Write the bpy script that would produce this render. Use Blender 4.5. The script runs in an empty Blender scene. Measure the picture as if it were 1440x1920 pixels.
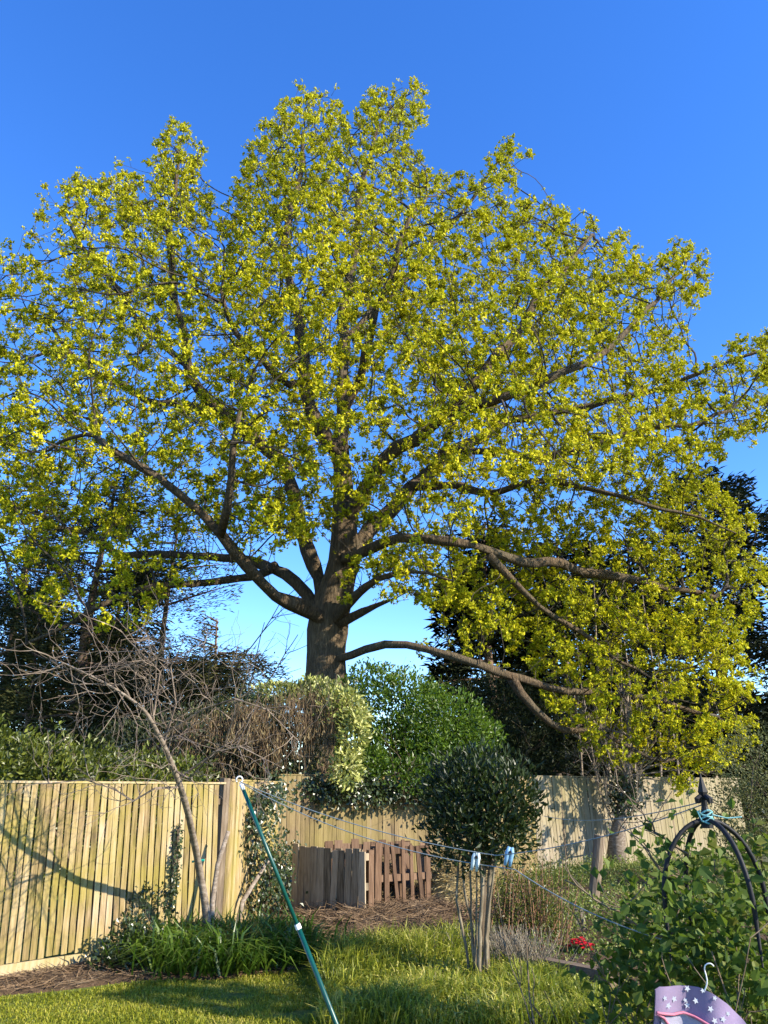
import bpy, math, random
import numpy as np
from mathutils import Vector, Matrix
rng = np.random.default_rng(7); random.seed(7)
scene = bpy.context.scene; COL = scene.collection
# ---------------------------------------------------------------- camera, sky, sun, exposure
F = 1442.0; TH = math.atan(520/1442.0); CT, ST = math.cos(TH), math.sin(TH); EYE = 1.7
cam_d = bpy.data.cameras.new('camera'); cam = bpy.data.objects.new('camera', cam_d); COL.objects.link(cam)
cam.location = (0, 0, EYE); cam.rotation_euler = (math.pi/2 + TH, 0, 0)
cam_d.sensor_fit = 'VERTICAL'; cam_d.sensor_height = 36.0; cam_d.lens = 36.0*F/1920.0
cam_d.clip_start = 0.05; cam_d.clip_end = 3000
scene.camera = cam
scene.render.resolution_x = 768; scene.render.resolution_y = 1024
SUN_H = np.array([0.91, -0.42]); SUN_H = SUN_H/np.linalg.norm(SUN_H); SUN_E = math.radians(29)
SUN = np.array([SUN_H[0]*math.cos(SUN_E), SUN_H[1]*math.cos(SUN_E), math.sin(SUN_E)])
world = bpy.data.worlds.new('World'); scene.world = world; world.use_nodes = True
wn = world.node_tree; wn.nodes.clear()
sky = wn.nodes.new('ShaderNodeTexSky'); sky.sky_type = 'NISHITA'; sky.sun_disc = False
sky.sun_elevation = SUN_E; sky.sun_rotation = math.atan2(SUN_H[0], SUN_H[1])
sky.air_density = 1.0; sky.dust_density = 0.0; sky.ozone_density = 4.0; sky.altitude = 0
hs = wn.nodes.new('ShaderNodeHueSaturation'); hs.inputs['Saturation'].default_value = 1.25; hs.inputs['Hue'].default_value = 0.514
bg = wn.nodes.new('ShaderNodeBackground'); bg.inputs['Strength'].default_value = 0.15
wo = wn.nodes.new('ShaderNodeOutputWorld')
wn.links.new(sky.outputs[0], hs.inputs['Color']); wn.links.new(hs.outputs[0], bg.inputs[0]); wn.links.new(bg.outputs[0], wo.inputs[0])
sl = bpy.data.lights.new('sun', 'SUN'); sl.energy = 4.3; sl.angle = math.radians(0.5); sl.color = (1.0, 0.90, 0.74)
so = bpy.data.objects.new('sun', sl); COL.objects.link(so)
so.rotation_euler = Vector(-SUN).to_track_quat('-Z', 'Y').to_euler(); so.location = (30, -8, 20)
vs = scene.view_settings; vs.view_transform = 'Standard'; vs.look = 'None'; vs.gamma = 1.0; vs.exposure = 1.42
# ---------------------------------------------------------------- helpers
def P(px, py, D):
    u, v = px-720.0, py-960.0; Y = F*CT+v*ST
    return np.array([u/Y*D, D, EYE+(F*ST-v*CT)/Y*D])
def Pv(px, py, D):
    u, v = px-720.0, py-960.0; Y = F*CT+v*ST
    return np.stack([u/Y*D, D, EYE+(F*ST-v*CT)/Y*D], -1)
def G(px, py):
    u, v = px-720.0, py-960.0; t = -EYE/(F*ST-v*CT)
    return np.array([u*t, (F*CT+v*ST)*t, 0.0])
def unit(a): return a/(np.linalg.norm(a, axis=-1, keepdims=True)+1e-9)
def runit(n): return unit(rng.normal(size=(n, 3)))
def mesh(name, V, faces):
    me = bpy.data.meshes.new(name); V = np.asarray(V, np.float32).reshape(-1, 3)
    fs = [np.asarray(f, np.int32) for f in faces if len(f)]
    me.vertices.add(len(V)); me.vertices.foreach_set('co', V.ravel())
    nl = sum(f.size for f in fs); me.loops.add(nl)
    me.loops.foreach_set('vertex_index', np.concatenate([f.ravel() for f in fs]))
    tot = np.concatenate([np.full(len(f), f.shape[1], np.int32) for f in fs])
    me.polygons.add(len(tot)); st = np.concatenate([[0], np.cumsum(tot)[:-1]]).astype(np.int32)
    me.polygons.foreach_set('loop_start', st); me.polygons.foreach_set('use_smooth', np.zeros(len(tot), bool)); me.update(calc_edges=True); me.validate()
    return me
class MB:
    def __init__(s): s.V = []; s.T = []; s.Q = []; s.n = 0
    def add(s, V, T=None, Q=None):
        V = np.asarray(V, float).reshape(-1, 3)
        if T is not None and len(T): s.T.append(np.asarray(T)+s.n)
        if Q is not None and len(Q): s.Q.append(np.asarray(Q)+s.n)
        s.V.append(V); s.n += len(V)
    def box(s, c, x, y, z):      # centre, three half-axis vectors
        c, x, y, z = [np.asarray(k, float) for k in (c, x, y, z)]
        V = [c+i*x+j*y+k*z for i in (-1, 1) for j in (-1, 1) for k in (-1, 1)]
        s.add(V, Q=[(0,1,3,2),(4,6,7,5),(0,4,5,1),(2,3,7,6),(0,2,6,4),(1,5,7,3)])
    def tube(s, pts, rad, sides=6, cap=True, rough=0.0, flute=0.0):
        p = np.asarray(pts, float); n = len(p); rad = np.broadcast_to(np.asarray(rad, float), (n,))
        t = np.empty_like(p); t[1:-1] = p[2:]-p[:-2] if n > 2 else t[1:-1]; t[0] = p[1]-p[0]; t[-1] = p[-1]-p[-2]; t = unit(t)
        ref = np.array([0.0, 0, 1]) if abs(t[:, 2]).mean() < 0.8 else np.array([0.3, 1.0, 0.0])
        a = unit(np.cross(t, ref)); b = np.cross(t, a)
        an = np.arange(sides)*2*np.pi/sides
        rr = rad[:, None]*(1+(rng.normal(size=(n, sides))*rough if rough else 0))
        if flute: rr = rr*(1+flute*(np.sin(an*3+1+0.5*p[:, 2:3])+0.6*np.sin(an*5+0.8*p[:, 2:3]))[:, :])
        V = p[:, None]+rr[..., None]*(np.cos(an)[None, :, None]*a[:, None]+np.sin(an)[None, :, None]*b[:, None])
        i = np.arange(n-1)[:, None]*sides; j = np.arange(sides); k = (j+1) % sides
        Q = np.stack([i+j, i+k, i+sides+k, i+sides+j], -1).reshape(-1, 4)
        V = V.reshape(-1, 3); T = None
        if cap:
            V = np.vstack([V, p[0], p[-1]]); c0, c1 = n*sides, n*sides+1; e = (n-1)*sides
            T = np.vstack([np.stack([np.full(sides, c0), k, j], -1), np.stack([np.full(sides, c1), e+j, e+k], -1)])
        s.add(V, T=T, Q=Q)
    def sticks(s, a, b, r0, r1):   # many 3-sided sticks at once
        a = np.asarray(a, float); b = np.asarray(b, float); n = len(a)
        if not n: return
        t = unit(b-a); u = unit(np.cross(t, runit(n))); w = np.cross(t, u)
        r0 = np.broadcast_to(r0, (n,)); r1 = np.broadcast_to(r1, (n,)); V = np.empty((n, 6, 3))
        for k in range(3):
            o = math.cos(k*2.0944)*u+math.sin(k*2.0944)*w
            V[:, k] = a+o*r0[:, None]; V[:, 3+k] = b+o*r1[:, None]
        i = np.arange(n)[:, None]*6
        Q = np.concatenate([i+np.array([[0,1,4,3]]), i+np.array([[1,2,5,4]]), i+np.array([[2,0,3,5]])])
        s.add(V.reshape(-1, 3), Q=Q)
    def leaves(s, pos, d, nrm, L, W, fold=0.2):
        n = len(pos); L = np.broadcast_to(L, (n,))[:, None]; W = np.broadcast_to(W, (n,))[:, None]
        d = unit(d); side = unit(np.cross(d, nrm)); nn = np.cross(side, d)
        m = pos+d*L*0.5+nn*W*fold
        V = np.stack([pos, m+side*W*0.5, pos+d*L-nn*L*0.08, m-side*W*0.5], 1).reshape(-1, 3)
        i = np.arange(n)[:, None]*4
        s.add(V, T=np.concatenate([i+np.array([[0,2,1]]), i+np.array([[0,3,2]])]))
    def blades(s, base, tipdir, L, W):   # bent two-segment strap leaves
        n = len(base); L = np.broadcast_to(L, (n,))[:, None]; W = np.broadcast_to(W, (n,))[:, None]
        h = tipdir.copy(); h[:, 2] = 0
        side = unit(np.cross(unit(tipdir), runit(n)*0.3+np.array([0, 0, 1.0])))
        bend = h*L*0.45
        m = base+tipdir*L*0.55; t = base+tipdir*L*0.85+bend; t[:, 2] -= (np.linalg.norm(h, axis=1)*L[:, 0]*0.45)
        t[:, 2] = np.maximum(t[:, 2], base[:, 2]*0.5)
        V = np.stack([base-side*W*.5, base+side*W*.5, m+side*W*.45, m-side*W*.45, t], 1).reshape(-1, 3)
        i = np.arange(n)[:, None]*5
        s.add(V, T=i+np.array([[3,2,4]]), Q=i+np.array([[0,1,2,3]]))
    def grid(s, X, Y, Z):
        a, b = X.shape; i = np.arange(a-1)[:, None]*b+np.arange(b-1)
        s.add(np.stack([X, Y, Z], -1).reshape(-1, 3), Q=np.stack([i, i+1, i+b+1, i+b], -1).reshape(-1, 4))
    def build(s, name, mat, parent=None, smooth=False, stuff=False, solid=False):
        V = np.vstack(s.V)
        if parent is not None:
            q = parent; off = np.zeros(3)
            while q is not None: off += np.array(q.location); q = q.parent
            V = V-off
        o = bpy.data.objects.new(name, mesh(name, V, ([np.vstack(s.T)] if s.T else [])+([np.vstack(s.Q)] if s.Q else [])))
        o.data.materials.append(mat); COL.objects.link(o); o.parent = parent
        if smooth: o.data.polygons.foreach_set('use_smooth', np.ones(len(o.data.polygons), bool))
        if stuff: o['kind'] = 'stuff'
        return o
def thing(name, label, cat, loc=(0, 0, 0), group=None):
    o = bpy.data.objects.new(name, None); COL.objects.link(o); o.location = [float(k) for k in loc]; o.empty_display_size = 0.1
    return tag(o, label, cat, group)
def tag(o, label, cat, group=None):
    o['label'] = label; o['category'] = cat
    if group: o['group'] = group
    return o
def vnoise(X, Y, seed=0, sc=1.0):
    r = np.random.default_rng(seed); z = 0*X
    for k in range(6):
        a = r.uniform(0, 6.28); f = sc*(0.6+0.55*k); z = z+np.sin((X*math.cos(a)+Y*math.sin(a))*f+r.uniform(0, 6.28))/(1+0.6*k)
    return z/2.2
# ---------------------------------------------------------------- materials
def newmat(name):
    m = bpy.data.materials.new(name); m.use_nodes = True; nt = m.node_tree; nt.nodes.clear()
    return m, nt, nt.nodes.new('ShaderNodeOutputMaterial')
def ramp(nt, cols, fac):
    r = nt.nodes.new('ShaderNodeValToRGB'); el = r.color_ramp.elements
    while len(el) < len(cols): el.new(0.5)
    for i, c in enumerate(cols):
        el[i].position = i/max(1, len(cols)-1); el[i].color = (*c, 1)
    nt.links.new(fac, r.inputs[0]); return r.outputs[0]
def math_n(nt, op, a, b):
    n = nt.nodes.new('ShaderNodeMath'); n.operation = op
    for i, k in enumerate((a, b)):
        if isinstance(k, (int, float)): n.inputs[i].default_value = k
        else: nt.links.new(k, n.inputs[i])
    return n.outputs[0]
def noise(nt, scale, detail=4, vec=None, rough=0.6):
    n = nt.nodes.new('ShaderNodeTexNoise'); n.inputs['Scale'].default_value = scale; n.inputs['Detail'].default_value = detail
    n.inputs['Roughness'].default_value = rough
    if vec is not None: nt.links.new(vec, n.inputs['Vector'])
    return n.outputs['Fac']
def mix(nt, fac, a, b):
    m = nt.nodes.new('ShaderNodeMix'); m.data_type = 'RGBA'
    for k, s in ((fac, m.inputs[0]), (a, m.inputs[6]), (b, m.inputs[7])):
        if isinstance(k, tuple): s.default_value = (*k, 1)
        elif isinstance(k, float): s.default_value = k
        else: nt.links.new(k, s)
    return m.outputs[2]
def coords(nt, scale=(1, 1, 1), which='Object'):
    t = nt.nodes.new('ShaderNodeTexCoord'); mp = nt.nodes.new('ShaderNodeMapping'); mp.inputs['Scale'].default_value = scale
    nt.links.new(t.outputs[which], mp.inputs[0]); return mp.outputs[0]
def leaf_mat(name, cols, rough=0.5, transl=0.35, tcol=None, spec=0.35, patch=0.5):
    m, nt, out = newmat(name)
    g = nt.nodes.new('ShaderNodeNewGeometry'); oi = nt.nodes.new('ShaderNodeObjectInfo')
    r = math_n(nt, 'FRACT', math_n(nt, 'ADD', g.outputs['Random Per Island'], oi.outputs['Random']), 0.0)
    pos = nt.nodes.new('ShaderNodeNewGeometry').outputs['Position']
    ns = noise(nt, patch, 3, pos)
    f = math_n(nt, 'ADD', math_n(nt, 'MULTIPLY', r, 0.7), math_n(nt, 'MULTIPLY', math_n(nt, 'SUBTRACT', ns, 0.35), 1.0))
    c = ramp(nt, cols, f)
    p = nt.nodes.new('ShaderNodeBsdfPrincipled'); nt.links.new(c, p.inputs['Base Color'])
    p.inputs['Roughness'].default_value = rough; p.inputs['Specular IOR Level'].default_value = spec
    t = nt.nodes.new('ShaderNodeBsdfTranslucent')
    tc = mix(nt, 0.5, c, tcol or (0.35, 0.4, 0.03)); nt.links.new(tc, t.inputs[0])
    ms = nt.nodes.new('ShaderNodeMixShader'); ms.inputs[0].default_value = transl
    nt.links.new(p.outputs[0], ms.inputs[1]); nt.links.new(t.outputs[0], ms.inputs[2]); nt.links.new(ms.outputs[0], out.inputs[0])
    return m
def surf_mat(name, cols, scale=6.0, stretch=(1, 1, 1), rough=0.8, bump=0.4, bscale=None, obj_rand=0.0, stain=None, stain_scale=2.0, metal=0.0, spec=0.3, dist=0.01, world_pos=False):
    m, nt, out = newmat(name); v = coords(nt, stretch)
    if world_pos:
        gp = nt.nodes.new('ShaderNodeNewGeometry'); mp = nt.nodes.new('ShaderNodeMapping'); mp.inputs['Scale'].default_value = stretch
        nt.links.new(gp.outputs['Position'], mp.inputs[0]); v = mp.outputs[0]
    if obj_rand:
        oi = nt.nodes.new('ShaderNodeObjectInfo'); va = nt.nodes.new('ShaderNodeVectorMath'); va.operation = 'ADD'
        cb = nt.nodes.new('ShaderNodeCombineXYZ'); k = math_n(nt, 'MULTIPLY', oi.outputs['Random'], 57.0)
        for i in range(3): nt.links.new(k, cb.inputs[i])
        nt.links.new(v, va.inputs[0]); nt.links.new(cb.outputs[0], va.inputs[1]); v = va.outputs[0]
    ns = noise(nt, scale, 6, v, 0.65); f = math_n(nt, 'ADD', math_n(nt, 'MULTIPLY', math_n(nt, 'SUBTRACT', ns, 0.5), 1.8), 0.5)
    if obj_rand: f = math_n(nt, 'ADD', f, math_n(nt, 'MULTIPLY', math_n(nt, 'SUBTRACT', oi.outputs['Random'], 0.5), obj_rand))
    c = ramp(nt, cols, f)
    if stain:
        gp = nt.nodes.new('ShaderNodeNewGeometry').outputs['Position']
        sn = noise(nt, stain_scale, 4, gp); sf = ramp(nt, [(0, 0, 0), (0, 0, 0), (1, 1, 1), (1, 1, 1)], sn)
        c = mix(nt, math_n(nt, 'MULTIPLY', sf, stain[3]), c, tuple(stain[:3]))
    p = nt.nodes.new('ShaderNodeBsdfPrincipled'); nt.links.new(c, p.inputs['Base Color'])
    p.inputs['Roughness'].default_value = rough; p.inputs['Metallic'].default_value = metal; p.inputs['Specular IOR Level'].default_value = spec
    if bump:
        b = nt.nodes.new('ShaderNodeBump'); b.inputs['Strength'].default_value = bump; b.inputs['Distance'].default_value = dist
        nt.links.new(noise(nt, bscale or scale*2, 5, v, 0.7), b.inputs['Height']); nt.links.new(b.outputs[0], p.inputs['Normal'])
    nt.links.new(p.outputs[0], out.inputs[0]); return m
m_oakleaf = leaf_mat('oak_leaf', [(0.10, 0.125, 0.008), (0.33, 0.345, 0.012), (0.56, 0.52, 0.013), (0.66, 0.57, 0.03)], 0.65, 0.26, (0.6, 0.6, 0.012), 0.15, 0.3)
m_bark = surf_mat('oak_bark', [(0.012, 0.009, 0.006), (0.13, 0.086, 0.047), (0.34, 0.24, 0.14)], 9, (2.4, 2.4, 0.35), 0.95, 1.0, 9, dist=0.16, stain=(0.12, 0.12, 0.08, 0.4), stain_scale=1.2)
m_twig = surf_mat('oak_twig', [(0.020, 0.015, 0.010), (0.05, 0.04, 0.028), (0.12, 0.10, 0.075)], 3, rough=0.95, bump=0)
m_birch = surf_mat('pale_bark', [(0.05, 0.038, 0.026), (0.19, 0.15, 0.11), (0.36, 0.31, 0.25)], 14, (1, 1, 2.2), 0.85, 0.4)
m_brtwig = surf_mat('brown_twig', [(0.06, 0.042, 0.028), (0.17, 0.13, 0.095), (0.30, 0.25, 0.19)], 5, rough=0.9, bump=0)
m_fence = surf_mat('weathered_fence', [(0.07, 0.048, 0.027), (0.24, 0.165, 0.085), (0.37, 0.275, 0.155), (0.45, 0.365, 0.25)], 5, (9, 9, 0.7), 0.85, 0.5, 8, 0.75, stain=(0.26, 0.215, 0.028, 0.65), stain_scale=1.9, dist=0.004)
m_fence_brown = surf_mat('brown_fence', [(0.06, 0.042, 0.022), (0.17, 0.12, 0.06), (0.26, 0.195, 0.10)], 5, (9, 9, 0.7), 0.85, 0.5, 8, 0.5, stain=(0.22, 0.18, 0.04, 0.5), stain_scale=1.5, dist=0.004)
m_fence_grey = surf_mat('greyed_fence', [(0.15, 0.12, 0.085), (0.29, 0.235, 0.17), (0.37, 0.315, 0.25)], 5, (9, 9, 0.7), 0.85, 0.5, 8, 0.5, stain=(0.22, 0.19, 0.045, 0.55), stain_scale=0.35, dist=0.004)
m_post = surf_mat('post_wood', [(0.05, 0.037, 0.024), (0.15, 0.11, 0.07), (0.27, 0.215, 0.15)], 5, (7, 7, 0.7), 0.9, 0.6, 8, 0.4, dist=0.006)
m_pallet = surf_mat('pallet_wood', [(0.08, 0.06, 0.035), (0.24, 0.185, 0.115), (0.40, 0.32, 0.21)], 5, (8, 8, 0.7), 0.9, 0.5, 8, 0.8, dist=0.004)
m_pallet_red = surf_mat('brown_pallet_wood', [(0.05, 0.028, 0.015), (0.13, 0.075, 0.042), (0.22, 0.14, 0.085)], 5, (8, 8, 0.7), 0.9, 0.5, 8, 0.8, dist=0.004)
m_soil = surf_mat('soil_mulch', [(0.025, 0.015, 0.007), (0.085, 0.052, 0.025), (0.17, 0.11, 0.06)], 18, rough=1, bump=1.0, bscale=30, dist=0.03)
m_ground = surf_mat('rough_ground', [(0.03, 0.035, 0.015), (0.07, 0.075, 0.03), (0.11, 0.10, 0.05)], 1.5, rough=1, bump=0.6, dist=0.05)
m_lawn = surf_mat('lawn_soil', [(0.06, 0.075, 0.012), (0.13, 0.16, 0.02), (0.20, 0.19, 0.05)], 5, rough=1, bump=0.8, bscale=60, dist=0.03)
m_grass = leaf_mat('lawn_grass', [(0.055, 0.075, 0.005), (0.18, 0.21, 0.010), (0.33, 0.32, 0.02), (0.46, 0.38, 0.10)], 0.55, 0.3, (0.3, 0.4, 0.03), 0.3, 1.2)
m_longgrass = leaf_mat('long_grass', [(0.035, 0.05, 0.005), (0.15, 0.18, 0.014), (0.34, 0.34, 0.032), (0.52, 0.43, 0.15)], 0.5, 0.35, (0.3, 0.42, 0.04), 0.4, 1.0)
m_daff = leaf_mat('strap_leaf', [(0.016, 0.038, 0.004), (0.05, 0.10, 0.009), (0.14, 0.20, 0.02)], 0.38, 0.3, (0.15, 0.34, 0.02), 0.5, 1.5)
m_bay = leaf_mat('bay_leaf', [(0.008, 0.016, 0.004), (0.018, 0.032, 0.007), (0.036, 0.056, 0.012)], 0.45, 0.12, (0.10, 0.16, 0.02), 0.35, 2.0)
m_greenbush = leaf_mat('bright_leaf', [(0.018, 0.045, 0.004), (0.06, 0.115, 0.008), (0.15, 0.22, 0.016)], 0.4, 0.3, (0.2, 0.34, 0.02), 0.4, 1.2)
m_hedge = leaf_mat('hedge_leaf', [(0.02, 0.028, 0.004), (0.075, 0.095, 0.010), (0.20, 0.22, 0.026)], 0.4, 0.3, (0.25, 0.3, 0.03), 0.5, 1.2)
m_var = leaf_mat('variegated_leaf', [(0.06, 0.09, 0.015), (0.20, 0.24, 0.04), (0.46, 0.46, 0.13), (0.58, 0.56, 0.24)], 0.4, 0.3, (0.4, 0.42, 0.1), 0.5, 1.6)
m_dark = leaf_mat('dark_leaf', [(0.008, 0.014, 0.004), (0.02, 0.03, 0.007), (0.045, 0.055, 0.014)], 0.6, 0.15, (0.08, 0.11, 0.02), 0.3, 0.8)
m_olive = leaf_mat('olive_leaf', [(0.05, 0.06, 0.015), (0.13, 0.14, 0.045), (0.22, 0.22, 0.09)], 0.55, 0.25, (0.2, 0.22, 0.05), 0.3, 1.0)
m_brown = leaf_mat('dry_seed', [(0.10, 0.065, 0.03), (0.22, 0.16, 0.075), (0.34, 0.27, 0.14)], 0.8, 0.2, (0.3, 0.22, 0.1), 0.2, 1.5)
m_cedar = leaf_mat('conifer_needle', [(0.014, 0.020, 0.006), (0.045, 0.052, 0.013), (0.12, 0.11, 0.034)], 0.7, 0.1, (0.06, 0.07, 0.02), 0.2, 0.35)
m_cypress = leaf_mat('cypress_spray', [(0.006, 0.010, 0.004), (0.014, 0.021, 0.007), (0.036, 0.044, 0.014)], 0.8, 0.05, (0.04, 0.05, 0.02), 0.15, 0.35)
m_conbark = surf_mat('conifer_bark', [(0.06, 0.04, 0.028), (0.15, 0.10, 0.07), (0.24, 0.17, 0.125)], 5, (2, 2, 0.4), 0.95, 0.8, dist=0.04)
m_ivy = leaf_mat('ivy_leaf', [(0.010, 0.020, 0.005), (0.026, 0.045, 0.010), (0.07, 0.09, 0.028)], 0.35, 0.12, (0.1, 0.16, 0.03), 0.6, 3.0)
m_climb = leaf_mat('climber_leaf', [(0.018, 0.04, 0.006), (0.045, 0.085, 0.012), (0.10, 0.145, 0.022), (0.22, 0.19, 0.04)], 0.6, 0.3, (0.22, 0.32, 0.02), 0.2, 2.5)
m_weed = leaf_mat('ground_leaf', [(0.035, 0.06, 0.01), (0.10, 0.145, 0.024), (0.22, 0.25, 0.05), (0.36, 0.34, 0.13)], 0.5, 0.3, (0.25, 0.34, 0.05), 0.4, 1.0)
m_straw = leaf_mat('straw', [(0.22, 0.16, 0.07), (0.40, 0.31, 0.14), (0.52, 0.43, 0.22)], 0.8, 0.2, (0.4, 0.3, 0.1), 0.2, 3.0)
m_lav = leaf_mat('dry_stalk', [(0.12, 0.10, 0.07), (0.24, 0.20, 0.14), (0.34, 0.30, 0.22)], 0.8, 0.15, (0.3, 0.25, 0.15), 0.2, 3.0)
m_debris = surf_mat('twig_debris', [(0.05, 0.03, 0.014), (0.14, 0.09, 0.048), (0.30, 0.22, 0.13)], 3, rough=0.9, bump=0)
m_red = leaf_mat('red_petal', [(0.32, 0.004, 0.012), (0.55, 0.008, 0.02), (0.62, 0.02, 0.035)], 0.5, 0.3, (0.7, 0.01, 0.02), 0.3, 4.0)
m_redstem = surf_mat('red_stem', [(0.16, 0.08, 0.045), (0.30, 0.16, 0.09)], 8, rough=0.7, bump=0)
m_green = surf_mat('green_paint', [(0.0, 0.045, 0.035), (0.002, 0.075, 0.058)], 8, rough=0.38, bump=0.05, spec=0.5)
m_white = surf_mat('white_plastic', [(0.68, 0.68, 0.66), (0.8, 0.8, 0.78)], 8, rough=0.45, bump=0)
m_line = surf_mat('line_cord', [(0.13, 0.16, 0.17), (0.24, 0.28, 0.29)], 20, rough=0.5, bump=0)
m_peg_blue = surf_mat('blue_peg', [(0.12, 0.26, 0.42), (0.20, 0.36, 0.50)], 30, rough=0.45, bump=0.1)
m_peg_pale = surf_mat('pale_peg', [(0.38, 0.48, 0.48), (0.48, 0.56, 0.55)], 30, rough=0.45, bump=0.1)
m_iron = surf_mat('black_iron', [(0.006, 0.006, 0.007), (0.014, 0.014, 0.015)], 20, rough=0.6, bump=0.25, spec=0.25, dist=0.002)
m_twine = surf_mat('teal_twine', [(0.10, 0.30, 0.32), (0.25, 0.50, 0.50)], 60, rough=0.7, bump=0.3)
m_stem = surf_mat('brown_stem', [(0.05, 0.035, 0.022), (0.13, 0.095, 0.06), (0.22, 0.17, 0.11)], 8, rough=0.85, bump=0.2)
m_baystem = surf_mat('grey_stem', [(0.05, 0.04, 0.024), (0.15, 0.12, 0.075), (0.28, 0.24, 0.16)], 12, (1, 1, 0.6), 0.85, 0.4)
m_lilac = surf_mat('lilac_fleece', [(0.20, 0.155, 0.25), (0.25, 0.195, 0.30)], 25, rough=0.95, bump=0.4, bscale=160, dist=0.002)
m_star = surf_mat('star_print', [(0.42, 0.44, 0.50), (0.52, 0.54, 0.58)], 40, rough=0.9, bump=0)
m_pink = surf_mat('pink_piping', [(0.42, 0.12, 0.18), (0.50, 0.17, 0.23)], 30, rough=0.8, bump=0.2)
m_lining = surf_mat('pale_lining', [(0.26, 0.25, 0.33), (0.34, 0.33, 0.40)], 25, rough=0.95, bump=0.3, bscale=120)
m_teal = surf_mat('teal_tie', [(0.0, 0.25, 0.20), (0.01, 0.35, 0.28)], 30, rough=0.5, bump=0)
m_sleeper = surf_mat('sleeper_wood', [(0.05, 0.035, 0.025), (0.14, 0.10, 0.07), (0.22, 0.17, 0.12)], 5, (0.8, 6, 6), 0.9, 0.7, dist=0.01)
# ---------------------------------------------------------------- setting: ground, lawn, beds
g = MB(); a = np.linspace(-1, 1, 61); s_ = np.sign(a)*np.abs(a)**3*900
X, Y = np.meshgrid(s_, s_+10); Z = -0.06+0*X; g.grid(X, Y, Z)
o = g.build('ground', m_ground); o['kind'] = 'structure'
def in_poly(px, py, poly):
    q = np.asarray(poly, float); ins = np.zeros(np.shape(px), bool); j = len(q)-1
    for i in range(len(q)):
        c = ((q[i, 1] > py) != (q[j, 1] > py)) & (px < (q[j, 0]-q[i, 0])*(py-q[i, 1])/(q[j, 1]-q[i, 1]+1e-12)+q[i, 0])
        ins ^= c; j = i
    return ins
FA = G(0, 1835); FB = G(400, 1772); FD = (FB-FA)/np.linalg.norm(FB-FA)
F0 = FA-FD*1.2
FC = np.array([-1.75, 13.6, 0]); FE = np.array([1.9, 16.2, 0]); FG = np.array([3.45, 19.0, 0]); FH = np.array([10.2, 23.4, 0])
def fence_y(x):   # depth of the boundary line at x
    pts = np.array([F0, FA, FB, FC, FE, FG, FH]); return np.interp(x, pts[:, 0], pts[:, 1])
def gz(x, y): return 0.02*vnoise(np.asarray(x, float), np.asarray(y, float), 3, 1.2)
lw = MB(); X, Y = np.meshgrid(np.linspace(-6, 9, 76), np.linspace(-2, 22, 121)); lw.grid(X, Y, gz(X, Y))
o = lw.build('lawn', m_lawn, smooth=True); o['kind'] = 'structure'
def bed(name, poly, h, seed, mat=m_soil, n=70):
    q = np.array(poly, float); x = np.linspace(q[:, 0].min()-.2, q[:, 0].max()+.2, n); y = np.linspace(q[:, 1].min()-.2, q[:, 1].max()+.2, n)
    X, Y = np.meshgrid(x, y)
    seg = np.full(X.shape, 9.0)
    for i in range(len(q)):
        A, B = q[i-1], q[i]; t = np.clip(((X-A[0])*(B[0]-A[0])+(Y-A[1])*(B[1]-A[1]))/np.sum((B-A)**2), 0, 1)
        seg = np.minimum(seg, np.hypot(X-A[0]-t*(B[0]-A[0]), Y-A[1]-t*(B[1]-A[1])))
    sd = np.where(in_poly(X, Y, q), seg, -seg)+0.06*vnoise(X, Y, seed, 6)
    Z = gz(X, Y)-0.05+np.clip(sd*0.6+0.05, -0.05, 0.07)+np.clip(sd, 0, 1)*h+np.clip(sd*3, 0, 1)*0.03*vnoise(X, Y, seed+1, 9)
    b = MB(); b.grid(X, Y, Z); o = b.build(name, mat, smooth=True); o['kind'] = 'structure'
    def height(px, py):
        i = np.clip(np.searchsorted(y, py)-1, 0, n-1); j = np.clip(np.searchsorted(x, px)-1, 0, n-1); return Z[i, j]
    return height
def g2(*pts): return [tuple(G(*p)[:2]) for p in pts]
pl_left = [tuple(F0[:2])]+g2((-60, 1875), (120, 1858), (260, 1838), (420, 1832), (560, 1822), (575, 1790))+[(-1.2, 11.6), (-1.7, 13.4), tuple(FB[:2])]
h_left = bed('flower_bed', pl_left, 0.03, 11)
pl_comp = g2((540, 1800), (700, 1795), (850, 1770), (905, 1740))+[(1.6, 12.6), (1.7, 15.6), (-1.5, 13.4), (-1.6, 12.2)]
h_comp = bed('compost_bed', pl_comp, 0.16, 21)
pl_right = g2((1000, 1815), (1150, 1850), (1300, 1875), (1440, 1880))+[(4.6, 8), (7.5, 14), (8.5, 21), (3.6, 18.2), (2.0, 14.5), (1.65, 11.5)]
h_right = bed('planted_bed', pl_right, 0.05, 31)
def scatter(poly, n):
    q = np.array(poly, float); out = np.zeros((0, 2))
    while len(out) < n:
        c = rng.uniform(q.min(0), q.max(0), (n*2, 2)); out = np.vstack([out, c[in_poly(c[:, 0], c[:, 1], q)]])
    return out[:n]
def debris(name, poly, n, hf, label, L=(0.05, 0.28), up=0.25, r=0.004):
    xy = scatter(poly, n); z = hf(xy[:, 0], xy[:, 1])+0.012; p = np.column_stack([xy, z])
    d = runit(n); d[:, 2] = np.abs(d[:, 2])*up; l = rng.uniform(*L, n)[:, None]**1.0
    b = MB(); b.sticks(p-d*l*.2, p+d*l, rng.uniform(.5, 1.6, n)*r, 0.5*r)
    m = MB(); k = n
    o = b.build(name, m_debris, stuff=True); tag(o, label, 'debris'); return o
debris('mulch_debris', pl_left, 2600, h_left, 'brown bark mulch and dry stalks along the pale left fence foot')
debris('twig_debris', pl_comp, 5200, h_comp, 'brown twig and stalk litter heaped before the pallet bin', (0.08, 0.5), 0.3, 0.005)
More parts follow.
